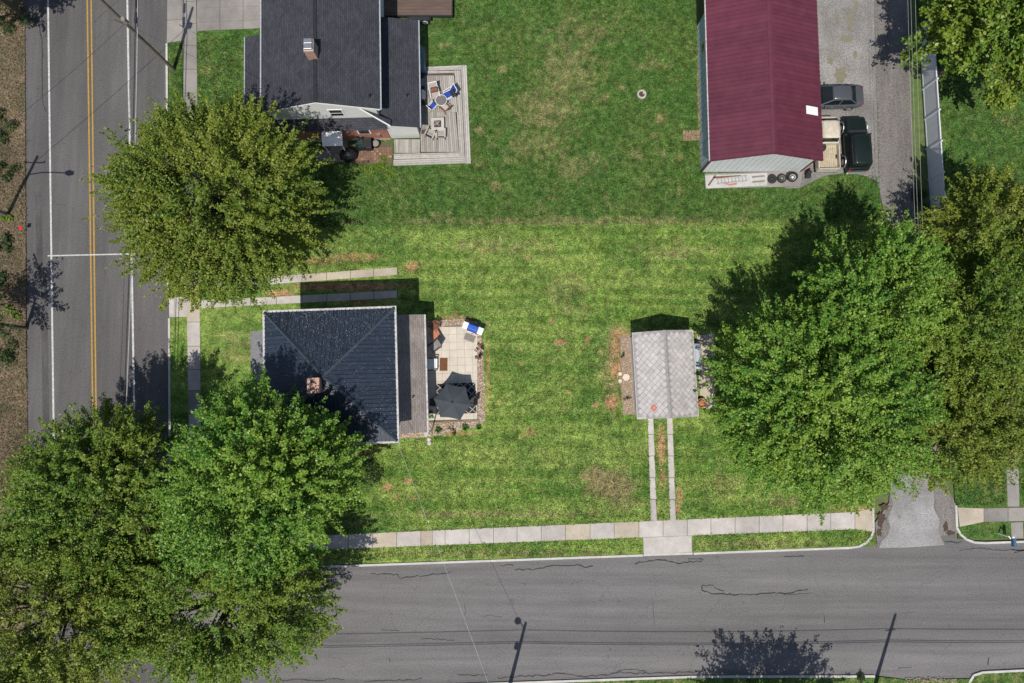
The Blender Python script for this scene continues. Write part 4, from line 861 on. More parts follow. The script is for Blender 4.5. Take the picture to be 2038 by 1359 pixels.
def gas_grill(px, py, z, rz, label, lidm, shelfm, cat='grill', sc=1.0):
    p = W(px, py, z + .9); t = thing('gas_grill', label, cat, (p.x, p.y, z), rz); t.scale = (sc, sc, sc)
    MB().box(-.38, .38, -.25, .25, .12, .78).build('cabinet', 'dark', t)
    MB().loft([[(-.38, -.28, .8), (.38, -.28, .8), (.38, .28, .8), (-.38, .28, .8)], [(-.38, -.26, .95), (.38, -.26, .95), (.38, .27, 1.0), (-.38, .27, 1.0)], [(-.36, -.12, 1.1), (.36, -.12, 1.1), (.36, .18, 1.12), (-.36, .18, 1.12)]]).build('lid', lidm, t, bevel=.02)
    MB().tube((-.3, -.33, .93), (.3, -.33, .93), .018).build('handle', 'steel', t)
    for s_ in (-1, 1): MB().box(*sorted((s_ * .39, s_ * .78)), -.26, .26, .80, .85).build('side_shelf', shelfm, t, bevel=.015)
    for s_ in (-1, 1):
        MB().tube((s_ * .33, -.2, .09), (s_ * .39, -.2, .09), .09, n=12).build('wheel', 'rubber', t); MB().tube((s_ * .33, .2, .09), (s_ * .39, .2, .09), .09, n=12).build('wheel', 'rubber', t)
gas_grill(838, 189, Dz[0], 1.57, 'silver-lidded gas grill under the eave of the shingled house', 'steel', 'black')
gas_grill(941, 653, LZ + .03, R(-21), 'white gas grill with bright blue lid at the patio corner', 'blue', 'white', sc=1.05)
p = W(845, 264, .8); t = thing('planter_box', 'small square timber planter box beside the slatted chair', 'planter', (p.x - .05, p.y, Dz[0]))
MB().box(-.22, .22, -.2, .2, 0, .35).build('tub', 'deck', t); MB().box(-.19, .19, -.17, .17, .35, .36).build('soil', 'soil', t)
# oil tank
p = W(838, 120, 1.0); t = thing('oil_tank', 'blue-grey heating oil tank on short legs beside the wing', 'tank', (p.x + .0, p.y, LZ), na)
secs = []
for yy, s_ in ((-1.0, .4), (-.95, .8), (-.88, 1), (.88, 1), (.95, .8), (1.0, .4)):
    secs.append([(math.cos(i * .3927) * .33 * s_, yy, .85 + (.25 * (1 if math.sin(i * .3927) > 0 else -1) if abs(math.sin(i * .3927)) > .01 else 0) * s_ + math.sin(i * .3927) * .33 * s_) for i in range(16)])
MB().loft(secs).build('body', 'tank', t, True)
for sx in (-1, 1):
    for sy in (-1, 1): MB().tube((sx * .22, sy * .7, .5), (sx * .26, sy * .7, 0), .03).build('leg', 'dark', t)
for yy in (-.5, .1): MB().tube((0, yy, 1.4), (0, yy, 1.55), .05).build('filler_cap', 'dark', t)
p = W(838, 136, 1.0); t = thing('round_lid_bin', 'black round bin standing at the end of the oil tank', 'bin', (p.x, p.y - .35, LZ)); MB().lathe([(.24, 0), (.3, .7), (.31, .72)], 16).build('body', 'black', t); MB().lathe([(.33, .72), (.3, .78), (.1, .82)], 16).build('lid', 'black', t)
# flatbed trailer
fx, fy, fa, fw, fd = frame((757, -46), (898, -46), (900, 31), (757, 31), .85)
T = thing('flatbed_trailer', 'dark flatbed trailer with plank bed and twin wheels', 'trailer', (fx, fy, 0), fa); a, b = fw / 2, fd / 2
for i in range(12): MB().box(-a, a, -b + 2 * b * i / 12, -b + 2 * b * (i + .93) / 12, .78, .85).build('bed_plank', 'wood_bed', T)
MB().box(-a, a, -b + .05, b - .05, .62, .775).build('chassis', 'dark', T)
for s_ in (-1, 1): MB().box(-a - .02, a + .04, s_ * b - .05, s_ * b + .05, .70, .88).build('side_rail', 'dark', T)
MB().box(a + .002, a + .08, -b, b, .66, .86).build('tail_rail', 'dark', T)
wx = to_local(835, 36, .4, fx, fy, fa)[0]
for s_ in (-1, 1):
    MB().loft([[(wx - .95, s_ * (b + .07), .75), (wx - .95, s_ * (b + .36), .75), (wx - .95, s_ * (b + .36), .70), (wx - .95, s_ * (b + .07), .70)], [(wx - .75, s_ * (b + .07), .86), (wx - .75, s_ * (b + .36), .86), (wx - .75, s_ * (b + .36), .82), (wx - .75, s_ * (b + .07), .82)], [(wx + .75, s_ * (b + .07), .86), (wx + .75, s_ * (b + .36), .86), (wx + .75, s_ * (b + .36), .82), (wx + .75, s_ * (b + .07), .82)], [(wx + .95, s_ * (b + .07), .75), (wx + .95, s_ * (b + .36), .75), (wx + .95, s_ * (b + .36), .70), (wx + .95, s_ * (b + .07), .70)]]).build('mudguard', 'dark', T)
    for dx in (-.45, .45):
        wh = MB().tube((wx + dx, s_ * (b + .10), .43), (wx + dx, s_ * (b + .33), .43), .36, n=20).build('wheel', 'rubber', T)
        MB().tube((wx + dx, s_ * (b + .32), .43), (wx + dx, s_ * (b + .35), .43), .22, n=16).build('rim', 'white', wh)

# ------------------------------------------------------------------ vehicles (x forward)
def car_wheels(t, xs_, hw_, r, rim='steel'):
    for x in xs_:
        for s_ in (-1, 1):
            wh = MB().tube((x, s_ * (hw_ - .2), r), (x, s_ * (hw_ + .01), r), r, n=20).build('wheel', 'rubber', t)
            MB().tube((x, s_ * (hw_ + .0), r), (x, s_ * (hw_ + .025), r), r * .62, n=14).build('rim', rim, wh)
def hull(sts):
    secs = []
    for x, hw_, zb, zm, zt, tw in sts:
        secs.append([(x, -hw_ * .92, zb), (x, -hw_, (zb + zm) / 2), (x, -hw_, zm), (x, -hw_ * tw, zt - .02), (x, -hw_ * tw * .6, zt + .012), (x, 0, zt + .02), (x, hw_ * tw * .6, zt + .012), (x, hw_ * tw, zt - .02), (x, hw_, zm), (x, hw_, (zb + zm) / 2), (x, hw_ * .92, zb)])
    return MB().loft(secs)
def cabin(t, x0, x1, x2, x3, zb, zt, hb, ht, paint, glassm='glass', pillar=.06):
    """rear base, rear roof, front roof, front base"""
    shell = MB().loft([[(x0, -hb, zb), (x3, -hb, zb), (x3, hb, zb), (x0, hb, zb)], [(x1, -ht, zt - .05), (x2, -ht, zt - .05), (x2, ht, zt - .05), (x1, ht, zt - .05)]]).build('cabin', paint, t, bevel=.03)
    rp = []
    for x, wd, z in ((x1 - .06, .82, zt - .045), (x1 + .1, .96, zt - .01), ((x1 + x2) / 2, 1.0, zt + .01), (x2 - .1, .96, zt - .01), (x2 + .06, .82, zt - .05)):
        rp.append([(x, -ht * wd, z - .05), (x, -ht * wd, z - .02), (x, -ht * wd * .7, z + .015), (x, 0, z + .025), (x, ht * wd * .7, z + .015), (x, ht * wd, z - .02), (x, ht * wd, z - .05)])
    MB().loft(rp).build('roof', paint, t, True)
    def pane(p, nm):
        P = [Vector(q) for q in p]; c = sum(P, Vector()) / 4; n = (P[1] - P[0]).cross(P[3] - P[0]).normalized()
        if n.dot(c - Vector(((x0 + x3) / 2, 0, (zb + zt) / 2))) < 0: n = -n
        Q = [c + (q - c) * .90 + n * .012 for q in P]
        MB().add(Q + [q - n * .015 for q in Q], [(0, 1, 2, 3), (0, 4, 5, 1), (1, 5, 6, 2), (2, 6, 7, 3), (3, 7, 4, 0)]).build(nm, glassm, t)
    z2 = zt - .06
    pane([(x3, -hb, zb), (x3, hb, zb), (x2, ht, z2), (x2, -ht, z2)], 'windscreen'); pane([(x0, hb, zb), (x0, -hb, zb), (x1, -ht, z2), (x1, ht, z2)], 'rear_window')
    xm, xmt = (x0 + x3) / 2, (x1 + x2) / 2
    for s_ in (-1, 1):
        pane([(x0, s_ * hb, zb), (xm, s_ * hb, zb), (xmt, s_ * ht, z2), (x1, s_ * ht, z2)], 'side_window'); pane([(xm, s_ * hb, zb), (x3, s_ * hb, zb), (x2, s_ * ht, z2), (xmt, s_ * ht, z2)], 'side_window')
def mirrors(t, x, hw_, z, m):
    for s_ in (-1, 1): MB().box(x - .07, x + .07, *sorted((s_ * (hw_ - .02), s_ * (hw_ + .16))), z, z + .13).build('wing_mirror', m, t, bevel=.02)
# grey sedan, nose under the barn eave
p = W(1726, 192, .7); ang = R(181.5)
t = thing('parked_car', 'dark grey sedan with its nose under the barn eave', 'car', (p.x - 2.78, p.y - .05, LZ + .01), ang)
hull([(-2.36, .62, .38, .62, .82, .84), (-2.28, .78, .28, .66, .93, .86), (-2.0, .88, .22, .7, 1.0, .88), (-1.3, .91, .2, .72, 1.0, .92), (0, .92, .2, .72, .98, .93), (.9, .91, .2, .72, .96, .92), (1.6, .89, .2, .7, .88, .88), (2.1, .82, .24, .64, .78, .85), (2.32, .66, .3, .55, .66, .82)]).build('body', 'car_grey', t, True)
cabin(t, -1.75, -1.12, .25, 1.12, .95, 1.45, .80, .60, 'car_grey'); car_wheels(t, (-1.38, 1.38), .9, .33); mirrors(t, .75, .92, .92, 'car_grey')
for s_ in (-1, 1):
    MB().box(-2.36, -2.2, *sorted((s_ * .5, s_ * .76)), .70, .84).build('tail_light', 'red', t, bevel=.02); MB().box(2.12, 2.27, *sorted((s_ * .45, s_ * .72)), .58, .70).build('headlight', 'glass', t, bevel=.02)
    MB().box(-.9, -.72, *sorted((s_ * .90, s_ * .935)), .80, .83).build('door_handle', 'steel', t); MB().box(.1, .28, *sorted((s_ * .90, s_ * .935)), .80, .83).build('door_handle', 'steel', t)
# dark green off-roader
p = W(1707, 231, .9); t = thing('parked_car', 'dark green boxy off-roader with pale wheel-arch trims', 'car', (p.x - .22, p.y - 2.24, LZ + .01), R(91.5))
hull([(-2.15, .80, .5, .85, 1.05, .95), (-2.05, .86, .45, .9, 1.12, .96), (.6, .88, .45, .9, 1.12, .95), (1.0, .86, .45, .9, 1.12, .90), (1.95, .80, .45, .88, 1.05, .88), (2.1, .74, .5, .8, .98, .86)]).build('body', 'car_green', t, bevel=.03)
cabin(t, -2.0, -1.88, .35, .78, 1.12, 1.78, .83, .70, 'car_green'); car_wheels(t, (-1.3, 1.42), .9, .38); mirrors(t, .62, .88, 1.1, 'black')
for s_ in (-1, 1):
    for x in (-1.3, 1.42):
        m_ = MB(); P_ = [(x + .5 * math.cos(k * math.pi / 6), s_ * .93, .42 + .48 * math.sin(k * math.pi / 6)) for k in range(7)]
        m_.path(P_, .045, 6).build('wheel_arch_trim', 'steel', t)
MB().box(-2.32, -2.16, -.78, .78, .45, .62).build('bumper', 'steel', t, bevel=.03); MB().box(2.1, 2.24, -.78, .78, .45, .62).build('bumper', 'black', t, bevel=.03)
MB().slab([(-2.2, -.6, 1.1), (-2.2, .6, 1.1), (-2.16, .6, .7), (-2.16, -.6, .7)], .03).build('tailgate', 'car_green', t)
MB().box(.80, .98, -.7, .7, 1.13, 1.15).build('cowl', 'black', t)
for s_ in (-1, 1): MB().box(-2.19, -2.14, *sorted((s_ * .62, s_ * .8)), .75, 1.0).build('tail_light', 'red', t); MB().box(2.06, 2.13, *sorted((s_ * .45, s_ * .68)), .75, .92).build('headlight', 'glass', t)
# cream pickup half under the eave
p = Vector((W(1676, 280, 1.0).x - 1.16, W(1656, 233, 1.0).y - 1.35, 0)); t = thing('pickup_truck', 'rusty cream pickup with open ribbed bed beside the barn', 'pickup', (p.x, p.y, LZ + .01), R(91))
hull([(.45, .84, .45, .85, 1.08, .95), (1.0, .84, .45, .85, 1.08, .93), (1.28, .80, .45, .82, 1.04, .9), (1.38, .74, .5, .75, .98, .86)]).build('bonnet', 'car_white', t, bevel=.03)
MB().box(-.8, .45, -.84, .84, .45, 1.08).build('body', 'car_white', t, bevel=.03)
cabin(t, -.72, -.55, .75, 1.18, 1.08, 1.68, .80, .68, 'car_white'); car_wheels(t, (-1.75, .75), .86, .36); mirrors(t, .95, .84, 1.05, 'black')
MB().box(-2.75, -.82, -.78, .78, .55, .66).build('bed_floor', 'bed_tan', t)
for i in range(9): MB().box(-2.72, -.84, -.72 + i * .17, -.66 + i * .17, .662, .69).build('bed_rib', 'bed_tan', t)
for s_ in (-1, 1): MB().box(-2.75, -.82, *sorted((s_ * .79, s_ * .86)), .45, 1.05).build('bed_side', 'car_white', t, bevel=.015)
MB().box(-2.82, -2.755, -.8, .8, .5, 1.02).build('tailgate', 'car_white', t); MB().box(-.81, -.76, -.8, .8, .66, 1.06).build('bed_front', 'car_white', t); MB().box(-2.95, -2.84, -.85, .85, .42, .56).build('bumper', 'steel', t)
q = t.location; o = MB().lathe([(.2, 0), (.34, .03), (.36, .1), (.34, .2), (.2, .22)], 18).build('spare_wheel', 'rubber', None, True); o.location = (q.x - .42, q.y - 1.05, q.z + .69); tag(o, 'loose spare wheel lying in the pickup bed', 'wheel')

# ------------------------------------------------------------------ fence along the lane
f0, f1 = W(1829, 60, LZ), W(1856, 480, LZ); fd = (f1 - f0); nseg = round(fd.length / 2.45)
F = thing('fence', 'tall pale vinyl privacy fence along the gravel lane', 'fence', tuple(f0), math.atan2(fd.y, fd.x)); sl_ = fd.length / nseg
for i in range(nseg):
    x0 = i * sl_
    for k in range(8):
        xa_, xb_ = x0 + .07 + (sl_ - .14) * k / 8, x0 + .07 + (sl_ - .14) * (k + 1) / 8 - .006
        MB().box(xa_, xb_, -.02, .02, .1, 1.72).build('board', 'vinyl', F)
    MB().box(x0 + .06, x0 + sl_ - .06, -.04, .04, 1.72, 1.84).build('top_rail', 'vinyl', F); MB().box(x0 + .06, x0 + sl_ - .06, -.04, .04, .04, .16).build('bottom_rail', 'vinyl', F)
for i in range(nseg + 1):
    ps = MB().box(i * sl_ - .065, i * sl_ + .065, -.065, .065, -.05, 1.92).build('post', 'vinyl', F); MB().lathe([(.1, 1.92), (.1, 1.95), (.01, 2.02)], 4, (i * sl_, 0, 0)).build('cap', 'vinyl', ps)

# ------------------------------------------------------------------ patio
def outline_px(n): pass
bed = MB().prism([W2(*q) for q in ((846, 640), (925, 634), (955, 645), (962, 700), (966, 835), (955, 848), (905, 858), (862, 868), (798, 872), (796, 850), (850, 845))], LZ - .02, LZ + .008).build('pebble_bed', 'pebble_bed'); struct(bed, 'bed of tan river pebbles edging the patio')
P0 = MB().prism([W2(*q) for q in ((835, 652), (926, 648), (948, 660), (952, 835), (862, 840), (838, 838))], LZ - .02, LZ + .022).build('patio', 'joint'); struct(P0, 'pale square-slab patio behind the navy-roofed house')
for i in range(8):
    for j in range(12):
        x0, y0 = 834 + i * 15 + j * .35, 652 - i * .35 + j * 15.4
        if i == 7 and j == 0: continue
        x1 = min(x0 + 14.7, 950); y1 = min(y0 + 15.1, 838)
        if x1 - x0 < 4 or y1 - y0 < 4: continue
        MB().prism([W2(x0, y0), W2(x1, y0 - .3), W2(x1 + .2, y1 - .3), W2(x0 + .2, y1)], LZ, LZ + .03 + random.uniform(0, .004)).build('paving_slab', 'paver', P0)
def stones(name, label, poly, n, excl=None, smin=.04, smax=.10, z=LZ + .01, mats=('stone_tan',)):
    pts = [W2(*q) for q in poly]; xs_ = [p[0] for p in pts]; ys_ = [p[1] for p in pts]
    def inside(x, y, pp):
        c = False
        for i in range(len(pp)):
            (x1, y1), (x2, y2) = pp[i], pp[i - 1]
            if (y1 > y) != (y2 > y) and x < (x2 - x1) * (y - y1) / (y2 - y1) + x1: c = not c
        return c
    ex_ = [W2(*q) for q in excl] if excl else None
    mb = MB(); k = 0; rr = random.Random(len(poly) + n)
    while k < n:
        x, y = rr.uniform(min(xs_), max(xs_)), rr.uniform(min(ys_), max(ys_))
        if not inside(x, y, pts) or (ex_ and inside(x, y, ex_)): continue
        k += 1; s = rr.uniform(smin, smax); a_ = rr.uniform(0, 3.14); c_, s_ = math.cos(a_), math.sin(a_)
        V = []
        for (dx, dy, dz) in ((1, 0, 0), (.5, .75, 0), (-.5, .75, 0), (-1, 0, 0), (-.5, -.75, 0), (.5, -.75, 0)):
            dx, dy = dx * s * rr.uniform(.8, 1.2), dy * s * rr.uniform(.7, 1.1); V.append((x + dx * c_ - dy * s_, y + dx * s_ + dy * c_, z))
        V += [(x + (vx - x) * .62, y + (vy - y) * .62, z + s * rr.uniform(.5, .8)) for vx, vy, _ in V]
        mb.add(V, [(6, 7, 8, 9, 10, 11)] + [(i, (i + 1) % 6, (i + 1) % 6 + 6, i + 6) for i in range(6)])
    return tag(mb.build(name, MT['stone'], None), label, None, kind='stuff')
def stonemat():
    m, nt, p = newmat('river_stone'); g_ = nt.nodes.new('ShaderNodeNewGeometry'); p.inputs['Roughness'].default_value = .8
    cr = nt.nodes.new('ShaderNodeValToRGB'); nt.links.new(g_.outputs['Random Per Island'], cr.inputs[0]); e = cr.color_ramp.elements
    e[0].color = (.20, .13, .09, 1); e[1].color = (.55, .49, .41, 1); x = e.new(.3); x.color = (.38, .27, .18, 1); x = e.new(.6); x.color = (.46, .36, .27, 1); x = e.new(.8); x.color = (.30, .27, .25, 1)
    nt.links.new(cr.outputs[0], p.inputs['Base Color']); return m
MT['stone'] = stonemat()
stones('river_pebbles', 'tan river pebbles around the patio', ((846, 640), (925, 634), (955, 645), (962, 700), (966, 835), (955, 848), (905, 858), (862, 868), (798, 872), (796, 850), (850, 845)), 1500, ((836, 650), (926, 647), (950, 660), (953, 837), (862, 842), (836, 840)))
stones('river_pebbles', 'loose gravel strip beside the garage wall', ((1236, 672), (1258, 668), (1264, 822), (1242, 824), (1238, 760)), 900, None, .025, .06, LZ + .006)
gb = MB().prism([W2(*q) for q in ((1234, 668), (1259, 665), (1266, 824), (1240, 826), (1234, 760))], LZ - .02, LZ + .004).build('pebble_bed', 'pebble_bed'); struct(gb, 'gravel bed beside the garage wall')
stones('river_pebbles', 'grey gravel scattered by the roadside pole', ((1800, 1348), (1900, 1346), (1905, 1375), (1795, 1375)), 500, None, .02, .05, .09)
gp = MB().prism([W2(*q) for q in ((1386, 668), (1420, 664), (1422, 812), (1394, 814))], LZ - .02, LZ + .006).build('garage_path', 'concrete_tan'); struct(gp, 'tan concrete path behind the garage')
for cx_, cy_, r_, n_, lb in ((1246, 750.5, .30, 6, 'pale hexagonal stepping stone on the gravel by the garage'), (1234, 744, .15, 14, 'small round stepping stone on the barn side of the hexagonal stone'), (1234, 758, .15, 14, 'small round stepping stone on the street side of the hexagonal stone')):
    p = W(cx_, cy_, LZ); o = MB().lathe([(r_, 0), (r_, .045), (r_ * .94, .06), (.01, .06)], n_).build('stepping_stone', 'hexstone', None); o.location = (p.x, p.y, LZ + .006); tag(o, lb, 'stepping stone')

# parasol
pc = W(900, 801, 2.45); rim = [W(*q, 2.08) for q in ((888.5, 763), (927, 770), (939, 806), (916, 836), (876, 830), (863, 793.5))]
U = thing('parasol', 'dark grey six-sided parasol open over the patio rug', 'parasol', (pc.x, pc.y, LZ + .03))
oz = (pc.x, pc.y, LZ + .03); top = Vector((pc.x, pc.y, 2.55))
for i in range(6):
    A_, B_ = rim[i], rim[(i + 1) % 6]; nd_ = 5; V = [top]; Fc = []
    rowsn = 4
    grid = []
    for r_ in range(1, rowsn + 1):
        t_ = r_ / rowsn; ln = []
        for k in range(nd_ + 1):
            q = A_.lerp(B_, k / nd_); sag = .07 * math.sin(math.pi * k / nd_) * t_
            pnt = top.lerp(q, t_); pnt = pnt + (top - q) * .0 + Vector(((pc.x - q.x), (pc.y - q.y), 0)) * (sag * .9) + Vector((0, 0, .06 * math.sin(math.pi * t_) - sag * .5)); ln.append(pnt)
        grid.append(ln)
    V = [top] + [p for ln in grid for p in ln]; m1 = nd_ + 1
    Fc = [(0, 1 + k, 2 + k) for k in range(nd_)] + [(1 + r_ * m1 + k, 1 + (r_ + 1) * m1 + k, 2 + (r_ + 1) * m1 + k, 2 + r_ * m1 + k) for r_ in range(rowsn - 1) for k in range(nd_)]
    o = MB().add(V, Fc).build('canopy_panel', 'umbrella', U, True, origin=oz)
    MB().tube(top - Vector((0, 0, .03)), A_ - Vector((0, 0, .02)), .012, n=5).build('rib', 'dark', U, origin=oz)
MB().tube((0, 0, 0), (0, 0, 2.5), .025).build('pole', 'dark', U); MB().lathe([(.07, 2.42), (.09, 2.45), (.05, 2.50), (.02, 2.56)], 12).build('finial', 'umbrella', U); MB().lathe([(.28, 0), (.28, .06), (.06, .1), (.04, .3)], 16).build('base', 'dark', U)
rugp = [(868, 764), (946, 761), (948.5, 822), (869, 825)]
rug = MB().prism([W2(*q, .14) for q in rugp], LZ + .034, LZ + .044).build('outdoor_rug', M('rug_black', (.022, .022, .025), (.032, .032, .035), 10, .95), None)
tag(rug, 'black outdoor rug with cream diamond lattice under the parasol', 'rug')
mb = MB(); u0, u1, u2, u3 = [Vector((*W2(*q, .14), LZ + .046)) for q in rugp]
def ruv(u, v): return (u0.lerp(u1, u)).lerp(u3.lerp(u2, u), v)
def lat(p, q):
    d_ = (q - p).normalized(); n_ = Vector((-d_.y, d_.x, 0)) * .022; mb.add([p - n_, q - n_, q + n_, p + n_], [(0, 1, 2, 3)])
nxl, nyl = 5, 4
for i in range(nxl):
    for j in range(nyl):
        a_, b_, c_, d_ = i / nxl, (i + 1) / nxl, j / nyl, (j + 1) / nyl
        lat(ruv(a_, c_), ruv(b_, d_)); lat(ruv(b_, c_) + Vector((0, 0, .001)), ruv(a_, d_) + Vector((0, 0, .001)))
o = mb.build('lattice_pattern', 'concrete', rug); o['kind'] = 'stuff'
pt = W(905, 800, .7); t = thing('patio_table', 'round dark patio table beneath the grey parasol', 'table', (pc.x + .14, pc.y, LZ + .044)); MB().lathe([(.06, .68), (.55, .69), (.55, .72), (.06, .72)], 24).build('table_top', 'dark', t)
for i in range(4): MB().tube((.45 * math.cos(i * 1.57 + .8), .45 * math.sin(i * 1.57 + .8), .68), (.42 * math.cos(i * 1.57 + .8), .42 * math.sin(i * 1.57 + .8), 0), .02).build('leg', 'dark', t)
sling_chair(936, 797, LZ + .044, -1.7, 'dark sling chair showing past the parasol edge', 'dark', 'dark'); sling_chair(872, 800, LZ + .044, 1.6, 'dark sling chair tucked under the parasol on the house side', 'dark', 'dark')
p = W(935, 672, LZ); o = MB().box(-.42, .42, -.26, .26, 0, .012).build('grill_mat', 'mat_grey', None); o.location = (p.x, p.y, LZ + .036); o.rotation_euler = (0, 0, R(-21)); tag(o, 'grey mat lying in front of the blue-lidded grill', 'mat')
p = W(883, 725, LZ); o = MB().box(-.3, .3, -.5, .5, 0, .014).build('doormat', 'doormat', None); o.location = (p.x, p.y, LZ + .036); tag(o, 'brown doormat on the patio by the white bench', 'mat')
p = W(861, 725, .45); t = thing('garden_bench', 'white garden bench under the porch eave', 'bench', (p.x - .05, p.y, LZ + .034), 1.5708)
for i in range(6): MB().box(-.45, .45, -.42 + i * .14, -.30 + i * .14, .40, .43).build('seat_slat', 'white', t)
for sx in (-1, 1):
    for sy in (-.38, .38): MB().box(sx * .42 - .03, sx * .42 + .03, sy - .03, sy + .03, 0, .62 if True else .4).build('leg', 'white', t)
    MB().box(sx * .45 - .035, sx * .45 + .035, -.42, .42, .62, .66).build('armrest', 'dark', t)
MB().box(-.45, .45, .40, .44, .43, .9).build('backrest', 'white', t)
sling_chair(863, 691, LZ + .034, R(-55), 'grey sling chair with dark frame beside the white bench', 'sling_grey', 'dark', s=1.15)
p = W(866, 666, .45); t = thing('side_table', 'terracotta tile-topped side table near the porch corner', 'table', (p.x, p.y, LZ + .034), .5); MB().box(-.36, .36, -.32, .32, .42, .46).build('table_top', 'terracotta', t)
for sx in (-.3, .3):
    for sy in (-.26, .26): MB().box(sx - .025, sx + .025, sy - .025, sy + .025, 0, .42).build('leg', 'brown_wood', t)
p = W(868, 652, .4); t = thing('wooden_chair', 'brown wooden armchair at the porch corner of the patio', 'chair', (p.x - .1, p.y + .05, LZ + .034), R(-35))
for i in range(5): MB().box(-.27, .27, -.28 + i * .11, -.19 + i * .11, .40, .425).build('seat_slat', 'brown_wood', t)
for i in range(4): MB().slab([(-.25 + i * .13, .28, .42), (-.15 + i * .13, .28, .42), (-.15 + i * .13, .40, .95), (-.25 + i * .13, .40, .95)], .02).build('back_slat', 'brown_wood', t)
for sx in (-1, 1): MB().box(sx * .31 - .035, sx * .31 + .035, -.32, .34, .58, .61).build('armrest', 'brown_wood', t); MB().box(sx * .3 - .03, sx * .3 + .03, -.3, -.24, 0, .58).build('leg', 'brown_wood', t); MB().box(sx * .3 - .03, sx * .3 + .03, .26, .32, 0, .58).build('leg', 'brown_wood', t)
for k, (cx_, cy_, s_) in enumerate(((848.5, 863.5, .21), (853.5, 874.5, .17), (854.5, 882, .17))):
    p = W(cx_, cy_, LZ); o = MB().lathe([(s_, 0), (s_ * 1.02, .06), (s_ * .8, .1), (.01, .11)], 7).build('splash_stone', 'concrete', None); o.location = (p.x, p.y, LZ + .0); o.rotation_euler = (0, 0, k); tag(o, ('round pale stone under the porch downspout', 'middle flat stone in the row below the downspout', 'last flat stone in the row below the downspout')[k], 'stone')
# fire bowl and water butt behind the garage, tarp
p = W(1394, 802, .5); t = thing('fire_bowl', 'rusty round fire bowl with split logs behind the garage', 'fire pit', (p.x + .1, p.y, LZ + .006)); MB().lathe([(.30, 0), (.34, .12), (.36, .42), (.33, .42), (.28, .2), (.02, .18)], 20).build('bowl', 'rust', t, True)
for i in range(6):
    an = i * .55; MB().tube((-.22 * math.cos(an), -.22 * math.sin(an), .3 + i * .02), (.22 * math.cos(an), .22 * math.sin(an), .34 + i * .02), .05, n=6).build('log', 'oak', t)
p = W(1386, 708, 1.2); m_ = MB(); rr = random.Random(4)
secs = [[(.34 * math.cos(i * .628) * (1 + .18 * math.sin(i * 2 + k)), yy, .55 + .48 * math.sin(i * .628) * (1 + .12 * math.cos(i * 3 + k))) for i in range(10)] for k, yy in enumerate((-1.0, -.9, -.5, 0, .5, .9, 1.0))]
secs[0] = [(x * .5, y, .55 + (z - .55) * .5) for x, y, z in secs[0]]; secs[-1] = [(x * .5, y, .55 + (z - .55) * .5) for x, y, z in secs[-1]]
o = m_.loft(secs).build('covered_mower', 'fabric_blue', None, True); o.location = (p.x + .15, p.y, LZ); o.rotation_euler = (0, 0, .03); tag(o, 'pale blue tarpaulin bundle against the garage wall', 'tarp bundle')
# stone ring in the lawn
p = W(1277, 188, LZ); t = thing('fire_ring', 'small ring of pale stones round ash in the lawn', 'fire pit', (p.x, p.y, LZ))
for i in range(11):
    an = i * 2 * math.pi / 11; c_, s_ = math.cos(an), math.sin(an); m_ = MB().loft([[(-.09, -.07, 0), (.09, -.07, 0), (.09, .07, 0), (-.09, .07, 0)], [(-.075, -.055, .12), (.075, -.055, .12), (.075, .055, .12), (-.075, .055, .12)]]); o = m_.build('stone', 'concrete', t); o.location = (.3 * c_, .3 * s_, 0); o.rotation_euler = (0, 0, an + 1.57)
MB().lathe([(.24, .0), (.24, .03), (.01, .04)], 14).build('ash_bed', 'soil', t); o = MB().lathe([(.1, 0), (.1, .14), (.07, .17)], 6, (.16, .08, .05)).build('stone', 'concrete_tan', t)
# mailbox
mbp = W(1987, 1061, LZ); mq = Vector((mbp.x, mbp.y, LZ)); t = thing('mailbox', 'blue mailbox on a white post at the kerb corner', 'mailbox', tuple(mq))
mtop = W(2008, 1068, 1.15) - mq
MB().tube((0, 0, -.05), (.05, -.05, 1.05), .055, n=8).build('post', 'white', t); MB().tube((.04, -.04, 1.0), (.30, -.30, 1.02), .045, n=6).build('arm', 'white', t)
secs = [[(.32 + .13 * math.cos(k * math.pi / 6), yy, 1.17 + .14 * math.sin(k * math.pi / 6)) for k in range(7)] + [(.19, yy, 1.03), (.45, yy, 1.03)] for yy in (-.75, -.18)]
MB().loft(secs).build('box', 'mailbox_blue', t); MB().lathe([(.08, 1.12), (.1, 1.18), (.02, 1.24)], 10, (.30, -.08, 0)).build('reflector', 'white', t)

